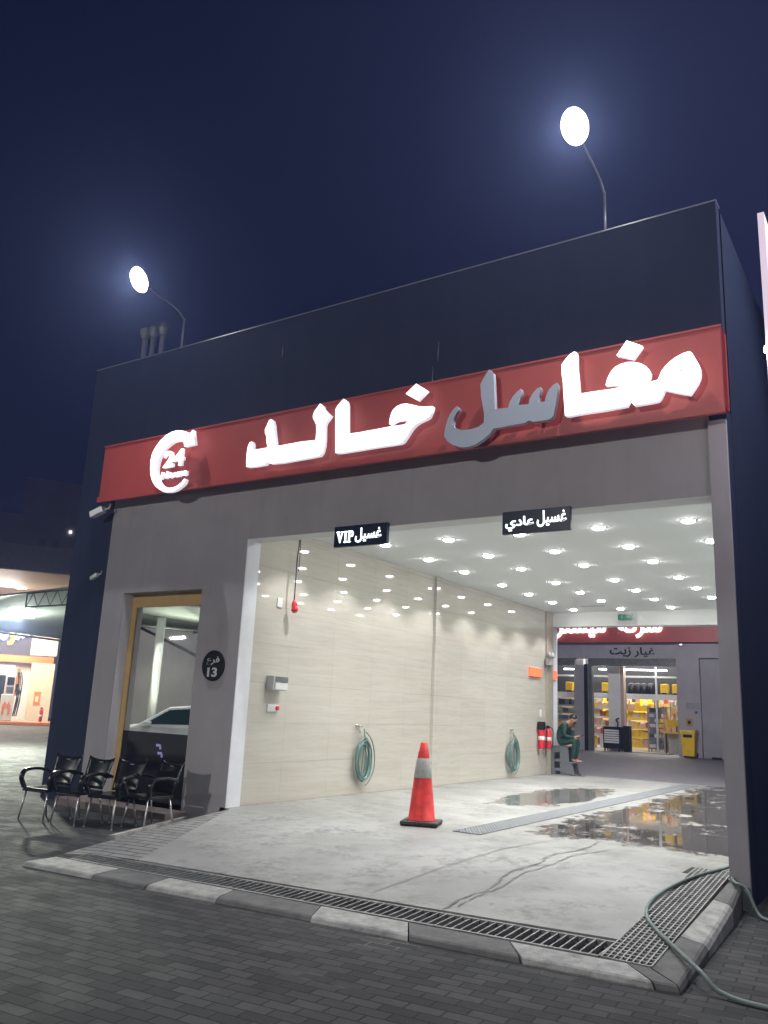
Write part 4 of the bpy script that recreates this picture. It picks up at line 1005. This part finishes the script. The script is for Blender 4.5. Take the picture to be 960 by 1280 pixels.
# tool chest
t = thing('tool_chest', 'black tool chest on castors with white drawers in the shop doorway', 'tool chest', (-1.92, 22.55, RZ+.004))
MB().box(0, .66, 0, .45, .10, .86, None, .01).build('case', M['mattblack'], t)
for k in range(6): MB().box(.05, .61, -.022, -.001, .30+k*.085, .365+k*.085, None, .004).build('drawer', M['white'], t)
MB().box(-.02, .68, -.02, .47, .861, .90).build('worktop', M['mattblack'], t)
MB().box(-.16, -.03, .1, .12, .12, .62).build('side_panel', M['white'], t)
for x in (.05, .61):
    for y in (.05, .40): MB().lathe([(.05, -.02), (.05, .02)], 12, Matrix.Translation((x, y, .05)) @ Matrix.Rotation(R(90), 4, 'Y')).build('castor', M['black'], t)
MB().tube(smooth_path([(.50, .2, .90), (.52, .2, 1.05), (.45, .2, 1.16), (.56, .2, 1.22)], 4), .03, 8).build('lamp_arm', M['black'], t)
MB().box(.74, .98, .1, .4, .0, .95, None, .02).build('side_cabinet', M['mattblack'], t)
# yellow wheeled bin
t = thing('wheeled_bin', 'yellow wheeled bin with a dark slot against the grey shop wall', 'bin', (1.46, 21.62, RZ+.0))
b = MB(); b.hexa([(-.19, -.17, .05), (.19, -.17, .05), (.19, .17, .05), (-.19, .17, .05)], [(-.24, -.24, .84), (.24, -.24, .84), (.24, .22, .84), (-.24, .22, .84)]); b.build('body', M['yellow'], t, .015)
MB().box(-.265, .265, -.27, .25, .84, .93, None, .03).build('lid', mat('pale_yellow_lid', (.72, .55, .12), .4), t)
MB().box(-.15, .15, -.246, -.225, .68, .78).build('slot', M['black'], t)
for s in (-1, 1): MB().lathe([(.075, -.02), (.08, 0), (.075, .02)], 16, Matrix.Translation((s*.21, .19, .08)) @ Matrix.Rotation(R(90), 4, 'Y')).build('wheel', M['black'], t)
# small plates on the wall
t = thing('warning_plate', 'small yellow brown plate on the shop wall above the bin', 'sign', (1.42, 21.89, 1.49))
MB().box(-.11, .11, -.008, .008, -.14, .14).build('plate', mat('ochre_plate', (.32, .21, .08), .5), t); MB().box(-.05, .05, -.0115, -.0085, -.06, .06).build('symbol', M['mattblack'], t)
t = thing('notice_plate', 'faint grey notice plate on the shop wall between doorway and shutter', 'sign', (1.55, 21.89, 2.05))
MB().box(-.22, .22, -.006, .008, -.10, .12).build('plate', mat('grey_plate', (.25, .24, .26), .5), t)
MB().lathe([(.05, 0), (.05, .02), (.03, .03)], 12, Matrix.Translation((.12, -.002, -.2)) @ Matrix.Rotation(R(90), 4, 'X')).build('bell', M['panelgrey'], t)
t = thing('wall_lamp', 'tiny white lamp on the shop wall under the red fascia', 'lamp', (1.25, 21.89, 4.22)); MB().box(-.05, .05, -.10, .0, -.03, .03).build('case', M['white'], t); MB().box(-.04, .04, -.106, -.101, -.02, .02).build('lens', M['sign_on'], t)
o = MB().box(-1.1, .5, 22.5, 23.3, RZ+.004, RZ+.016).build('door_mat', M['rubber']); tag(o, 'black mat on the floor just inside the shop doorway', 'mat')
for i in range(4):
    o = MB().box(2.2+i*.42, 2.5+i*.42, 21.55, 21.72, RZ, RZ+.06, None, .01).build('wheel_stop', M['mattblack']); tag(o, 'small black block on the ground along the shop shutter', 'block', 'black blocks below the shutter')

# ================================================================== THE FILLING STATION FAR LEFT
CX, CY = 8.6447, -9.3021
dL = Vector((-.829, .559, 0)); rL = Vector((.559, .829, 0)); AL = math.atan2(.829, .559)
def at(s, d, z=GZ): v = Vector((CX, CY, 0))+rL*s+dL*d; return (v.x, v.y, z)
def lthing(name, label, cat, s, d, z=GZ, group=None): return thing(name, label, cat, at(s, d, z), AL, group)
M['orangep'] = mat('orange_paint', (.72, .24, .08), .5, var=.08)
M['peach'] = mat('peach_white_panel', (.70, .60, .47), .5, var=.06)
M['station_white'] = mat('station_white', (.66, .64, .64), .45)
# shop of the station
t = lthing('station_kiosk', 'filling station kiosk with a dark band, an orange strip and lit glass', 'kiosk', -2.5, 53)
MB().box(-5, 3.6, 0, 4, 0, 3.35).build('wall', M['station_white'], t)
MB().box(-5, 3.6, -.1, 3.9, 3.75, 6.4).build('upper_band', mat('dark_violet_band', (.05, .045, .065), .5), t)
MB().box(-5, 3.9, -.35, 4, 3.36, 3.74).build('orange_strip', M['orangep'], t)
f_ = MB(); 
for x in (-4, -2.6, -1.2, .4, 1.9): f_.box(x, x+.12, -.06, -.001, 0, 3.3)
f_.build('frame', M['station_white'], t)
MB().box(-4, 2.0, -.03, -.002, .1, 3.2).build('pane', emis('lit_shop_window', (.75, .80, .9), .55), t)
MB().box(.52, 1.5, -.05, -.031, .5, 2.6).build('display', M['mattblack'], t)
# lit sign words on the kiosk band
t = lthing('kiosk_sign', 'white and yellow lit squiggly lettering on the dark kiosk band', 'lettering', -2.0, 52.8, 4.35)
b = MB(); b.tube(smooth_path([(-1.0, 0, .1), (-.6, 0, -.1), (-.2, 0, .05), (0, 0, .3)], 5), .11, 8); b.build('lettering', M['sign_on'], t); b = MB(); b.tube(smooth_path([(.1, 0, -.05), (.3, 0, .35), (.55, 0, .05), (.7, 0, .3)], 5), .11, 8)
b.build('lettering', M['sign_on'], t); b = MB(); b.tube(smooth_path([(1.25, 0, .05), (1.4, 0, .45), (1.55, 0, .25), (1.8, 0, .5), (1.95, 0, .35)], 5), .12, 8); b.build('lettering', M['sign_on'], t)
b = MB(); b.tube(smooth_path([(1.15, 0, .5), (.92, 0, .45), (1.05, 0, .15), (1.0, 0, -.15), (.8, 0, -.2)], 5), .10, 8); b.build('lettering', emis('lit_yellow', (1, .75, .02), 1.6), t)
# column
t = lthing('station_column', 'broad peach white column in front of the filling station kiosk', 'column', .70, 50.2)
MB().box(-.62, .75, 0, .9, 3.72, 5.2).build('head', M['peach'], t)
MB().box(-.45, .75, .05, .85, 0, 3.3).build('shaft', M['peach'], t)
MB().box(-.12, .22, .035, .049, 1.05, 1.75).build('notice', M['orangep'], t)
MB().box(-.04, .12, .02, .034, 1.2, 1.5).build('notice_panel', M['peach'], t)
# pump
t = lthing('fuel_pump', 'white and orange fuel pump with black hoses on the orange kerb', 'fuel pump', -.72, 49.2, -.06)
MB().box(-.32, .32, -.25, .25, 0, 1.35, None, .03).build('cabinet', M['station_white'], t)
b = MB(); b.prism([(-.2, .35), (-.2, .8), (-.1, 1.0), (.02, .85), (.1, 1.0), (.2, .8), (.2, .35), (.1, .30), (.1, .6), (.0, .75), (-.08, .6), (-.1, .30)], 'y', -.275, -.251); b.build('emblem', M['orangep'], t)
MB().box(-.22, .26, -.22, .22, 1.36, 2.35, None, .03).build('display_head', M['station_white'], t)
MB().box(-.12, .22, -.24, -.221, 1.85, 2.25).build('display', M['mattblack'], t); MB().box(-.12, .22, -.24, -.221, 1.45, 1.75).build('keypad', M['panelgrey'], t)
MB().box(.28, .46, -.2, .2, 1.30, 2.75, None, .02).build('hose_tower', M['orangep'], t)
for x in (.47, .56, .40):
    MB().tube(smooth_path([(x-.05, -.21, 2.55), (x+.06, -.3, 1.9), (x+.02, -.32, .9), (x-.03, -.3, .25), (x+.05, -.3, 1.1), (x, -.24, 1.6)], 6), .028, 6).build('hose', M['black'], t)
for z in (1.5, 1.75): MB().box(.33, .43, -.30, -.2, z, z+.17).build('nozzle', M['black'], t)
# orange kerb of the pump island
t = lthing('pump_island', 'orange painted kerb island under the fuel pump', 'kerb', -1.5, 48.6); MB().box(-6, 3.2, 0, 3, 0, .18, None, .03).build('kerb', M['orangep'], t)
MB().box(-5.9, 3.1, .1, 2.9, .181, .188).build('deck', M['plinth'], t)
extinguisher('fire_extinguisher', at(1.02, 48.9, -.05), 'far red fire extinguisher on the pump island by the column', False, .75)
t = lthing('station_canopy', 'dark flat fuel station canopy with a warm lit underside, far left', 'canopy', -3.5, 42)
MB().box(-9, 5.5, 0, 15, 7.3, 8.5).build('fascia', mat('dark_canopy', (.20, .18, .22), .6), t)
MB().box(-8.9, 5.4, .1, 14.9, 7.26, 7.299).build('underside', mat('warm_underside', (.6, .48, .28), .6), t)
for k, (x, y) in enumerate(((1.4, 4), (2.4, 7), (3.2, 10.5), (4.0, 13), (.6, 9), (2.2, 12.5))): MB().box(x, x+.5, y, y+.5, 7.22, 7.259).build('lamp', M['lens'] if k % 3 else emis('warm_lens', (1, .62, .18), 6), t)
MB().box(-7, -6.4, 6, 6.6, .0, 7.26).build('post', M['station_white'], t)
area('canopy_light', at(-1.5, 49, 7.0), (0, 0, -1), 3900, 8, 6, (1, .84, .60))
area('canopy_light', at(-2, 50.0, 6.2), (.8, -.5, -.5), 260, 2, 2, (1, .92, .88))
# shade roof with truss between
t = lthing('shade_canopy', 'pale sloping shade roof on a lattice truss with a hanging lamp, left', 'shade roof', 0, 0, 0)
M['shade'] = mat('pale_green_fabric', (.42, .47, .42), .7, var=.06)
roof = [(-4.2, 27.5, 3.55), (1.6, 24.8, 4.55), (2.2, 39.0, 3.72), (-4.6, 38.0, 4.10)]
b = MB(); b.hexa([p for p in roof], [(p[0], p[1], p[2]+.05) for p in roof]); b.build('roof', M['shade'], t)
b = MB()
A, B_ = Vector((-.25, 25.0, 4.15)), Vector((1.6, 24.6, 4.50)); dz = Vector((0, 0, -.42))
b.tube([A+dz*.9, B_+dz*1.15], .022, 6); b.tube([A, B_+Vector((0, 0, -.02))], .022, 6)
for k in range(7):
    p = A.lerp(B_, k/6); q_ = A.lerp(B_, min(1, (k+.5)/6)); b.tube([p+dz*.95, q_], .012, 5); b.tube([q_, A.lerp(B_, min(1, (k+1)/6))+dz*1.0], .012, 5)
b.tube([A, A+dz], .018, 6); b.build('truss', M['darksteel'], t)
b = MB(); b.tube([Vector(roof[2])+Vector((-.1, 0, -.06)), Vector(roof[3])+Vector((0, 0, -.06))], .05, 6); b.build('edge_beam', M['darksteel'], t)
MB().box(1.75, 1.95, 31, 31.2, GZ, 4.1).build('post', M['station_white'], t)
q = Matrix.Translation((-.36, 28.6, 3.93)) @ Matrix.Rotation(R(-50), 4, 'X')
MB().box(-.40, .40, -.19, .19, 0, .09, q, .03).build('lamp_housing', M['white'], t)
MB().box(-.38, .38, -.17, .17, -.05, -.002, q, .045).build('lamp_lens', emis('shade_lamp', (.93, 1, .88), 12), t)
area('shade_lamp', at(-.62, 28.6, 3.75), (.1, -.2, -1), 2600, .5, .4, (.94, 1, .84))
area('shade_fill', at(-.4, 30, 3.2), (0, .1, 1), 75, .5, .4, (.94, 1, .90))  # unseen upward fill added to brighten the roof underside
# far dark blocks against the sky
M['dark_block'] = mat('dark_block', (.40, .36, .42), .8, var=.15, scale=.3)
M['upwin'] = mat('unlit_window', (.22, .20, .24), .4)
t = lthing('far_building', 'dark stepped building against the night sky beyond the filling station', 'building', -8, 64)
MB().box(-16, 6.2, 0, 10, 0, 14.2).build('wall', M['dark_block'], t)
MB().box(6.21, 10, 0, 9, 0, 17.0).build('stair_tower', M['dark_block'], t)
MB().box(10.01, 15, 1, 9, 0, 14.9).build('side_wing', M['dark_block'], t)
for x in (7.6, 8.5):
    MB().box(x, x+.45, -.02, -.001, 10.2, 12.6).build('window', M['upwin'], t)
for x in (10.6, 11.3): MB().box(x, x+.35, .97, .999, 10.0, 11.9).build('window', M['upwin'], t)
MB().box(9.55, 9.75, -.12, -.03, 13.2, 13.4).build('lamp', M['sign_on'], t)

# ================================================================== BESIDE THE FORECOURT (seen mirrored in the office window)
def car():
    t = thing('parked_car', 'white crossover parked out on the forecourt, mirrored in the office window', 'car', (-8.6, -6.8, GZ), math.atan2(.72, -.69))
    wm = mat('white_car_paint', (.78, .79, .80), .2, var=.02)
    prof = [(2.2, .35), (2.22, .62), (2.05, .86), (1.15, 1.02), (.35, 1.50), (-.6, 1.60), (-1.5, 1.52), (-2.05, 1.08), (-2.2, .95), (-2.22, .4), (-1.9, .26), (1.9, .26)]
    b = MB()
    L_, Rr = [], []
    for s, arr in ((-1, L_), (1, Rr)):
        for x, z in prof: arr.append(b.bm.verts.new((x, s*(.9-.18*max(0, z-1.0)/.6), z)))
    b.face(L_); b.face(list(reversed(Rr)))
    for i in range(len(prof)): b.face([L_[i], Rr[i], Rr[(i+1) % len(prof)], L_[(i+1) % len(prof)]])
    b.build('body', wm, t, .05)
    gm = mat('car_glass', (.02, .05, .05), .05)
    b = MB(); b.quad((1.10, -.68, 1.06), (1.10, .68, 1.06), (.42, .62, 1.48), (.42, -.62, 1.48)); o = b.build('windscreen', gm, t); o.location = (.012, 0, .02)
    for s in (-1, 1):
        b = MB(); y = lambda z: s*(.9-.18*max(0, z-1.0)/.6+.006)
        b.face([b.bm.verts.new((x, y(z), z)) for x, z in ((.95, 1.06), (.32, 1.44), (-.58, 1.52), (-1.35, 1.44), (-1.8, 1.10))]); b.build('side_window', gm, t)
        b = MB(); b.box(1.98, 2.17, s*.62-.16, s*.62+.16, .66, .78, None, .03); b.build('headlight', emis('headlight', (1, 1, 1), .6), t)
        b = MB(); b.box(.75, .95, s*.97-.09, s*.97+.09, 1.02, 1.14, None, .03); b.build('mirror', wm, t)
        for x in (1.4, -1.4):
            q = Matrix.Translation((x, s*.84, .34)) @ Matrix.Rotation(R(90), 4, 'X')
            wh = MB().lathe([(.2, -.1), (.33, -.1), (.345, -.05), (.345, .05), (.33, .1), (.2, .1)], 24, q).build('wheel', M['rubber'], t)
            MB().lathe([(.05, -.105), (.2, -.102), (.2, .102), (.05, .105)], 16, q).build('rim', M['alu'], wh)
    return t
car()
t = thing('carport', 'pale fabric carport on a white post over the white car', 'carport', (-11.5, -10.5, GZ), R(45))
roof = [(-7, -8, 4.3), (-6, 8, 4.6), (3.5, 8, 4.7), (4.0, -8, 4.0)]
b = MB(); b.hexa(roof, [(x, y, z+.05) for x, y, z in roof]); b.build('roof', M['shade'], t)
b = MB()
for p, q_ in (((-4, -4, 4.1), (3.0, 4.5, 3.9)), ((-2, 5.5, 4.3), (3.0, 4.5, 4.0)), ((-1, 0, 4.1), (2.8, .5, 3.7)), ((0, 0, 3.0), (-3, 2.5, 4.2)), ((0, 0, 3.0), (2.5, -2, 3.9))): b.tube([p, q_], .05, 6)
b.build('strut', M['darksteel'], t)
MB().tube([(2.62, 1.48, 0), (2.62, 1.48, 4.1)], .13, 12).build('post', M['white'], t)
t = thing('boundary_wall', 'grey boundary wall beyond the carport', 'wall', (-19, -16, GZ), R(45))
MB().box(-.15, .15, -14, 14, 0, 5.2).build('panel', M['rear_grey'], t); MB().box(-.2, .2, -14, 14, 5.2, 5.3).build('coping', M['kgrey'], t)
area('carport_fill', (-9.5, -7.2, 3.2), (.1, -.1, -1), 260, .5, .4, (.95, 1, .9))  # unseen fill lights added so the mirrored car and carport show
area('carport_fill', (-10.6, -9.2, 2.9), (0, 0, 1), 160, .5, .4, (.95, 1, .9))
area('carport_fill', (-15.8, -12.5, 3.0), (-.8, -.6, -.3), 160, .6, .6, (.95, .98, .9))

# blade sign beside the right corner
t = thing('blade_sign', 'tall pale pink lit blade sign at the right edge beside the building', 'sign', (7.655, -.85, GZ))
M['pinklit'] = emis('pale_pink_lit', (.72, .60, .70), .75)
MB().box(-.03, .03, -.39, .75, 3.6, 6.73).build('face', M['pinklit'], t)
MB().tube([(0, .8, 0), (0, .8, 6.75)], .05, 8).build('post', M['steel'], t)
b = MB(); b.lathe([(.001, -.05), (.04, -.03), (.05, 0), (.04, .03), (.001, .05)], 12, Matrix.Translation((0, -.43, 5.24))); b.build('lamp', M['flood'], t)

# thin scattering volume added to imitate lens glow around the lamps
hz = MB(); hz.box(-70, 60, -60, 75, -1.3, 19.5)
hm = bpy.data.materials.new('lens_glow_volume'); hm.use_nodes = True; hn = hm.node_tree; hn.nodes.clear()
ho = hn.nodes.new('ShaderNodeOutputMaterial'); hv = hn.nodes.new('ShaderNodeVolumePrincipled')
hv.inputs['Color'].default_value = (.42, .53, 1, 1); hv.inputs['Density'].default_value = .0018; hv.inputs['Anisotropy'].default_value = .6
hn.links.new(hv.outputs[0], ho.inputs['Volume'])
tag(hz.build('lens_glow_haze', hm), kind='stuff')
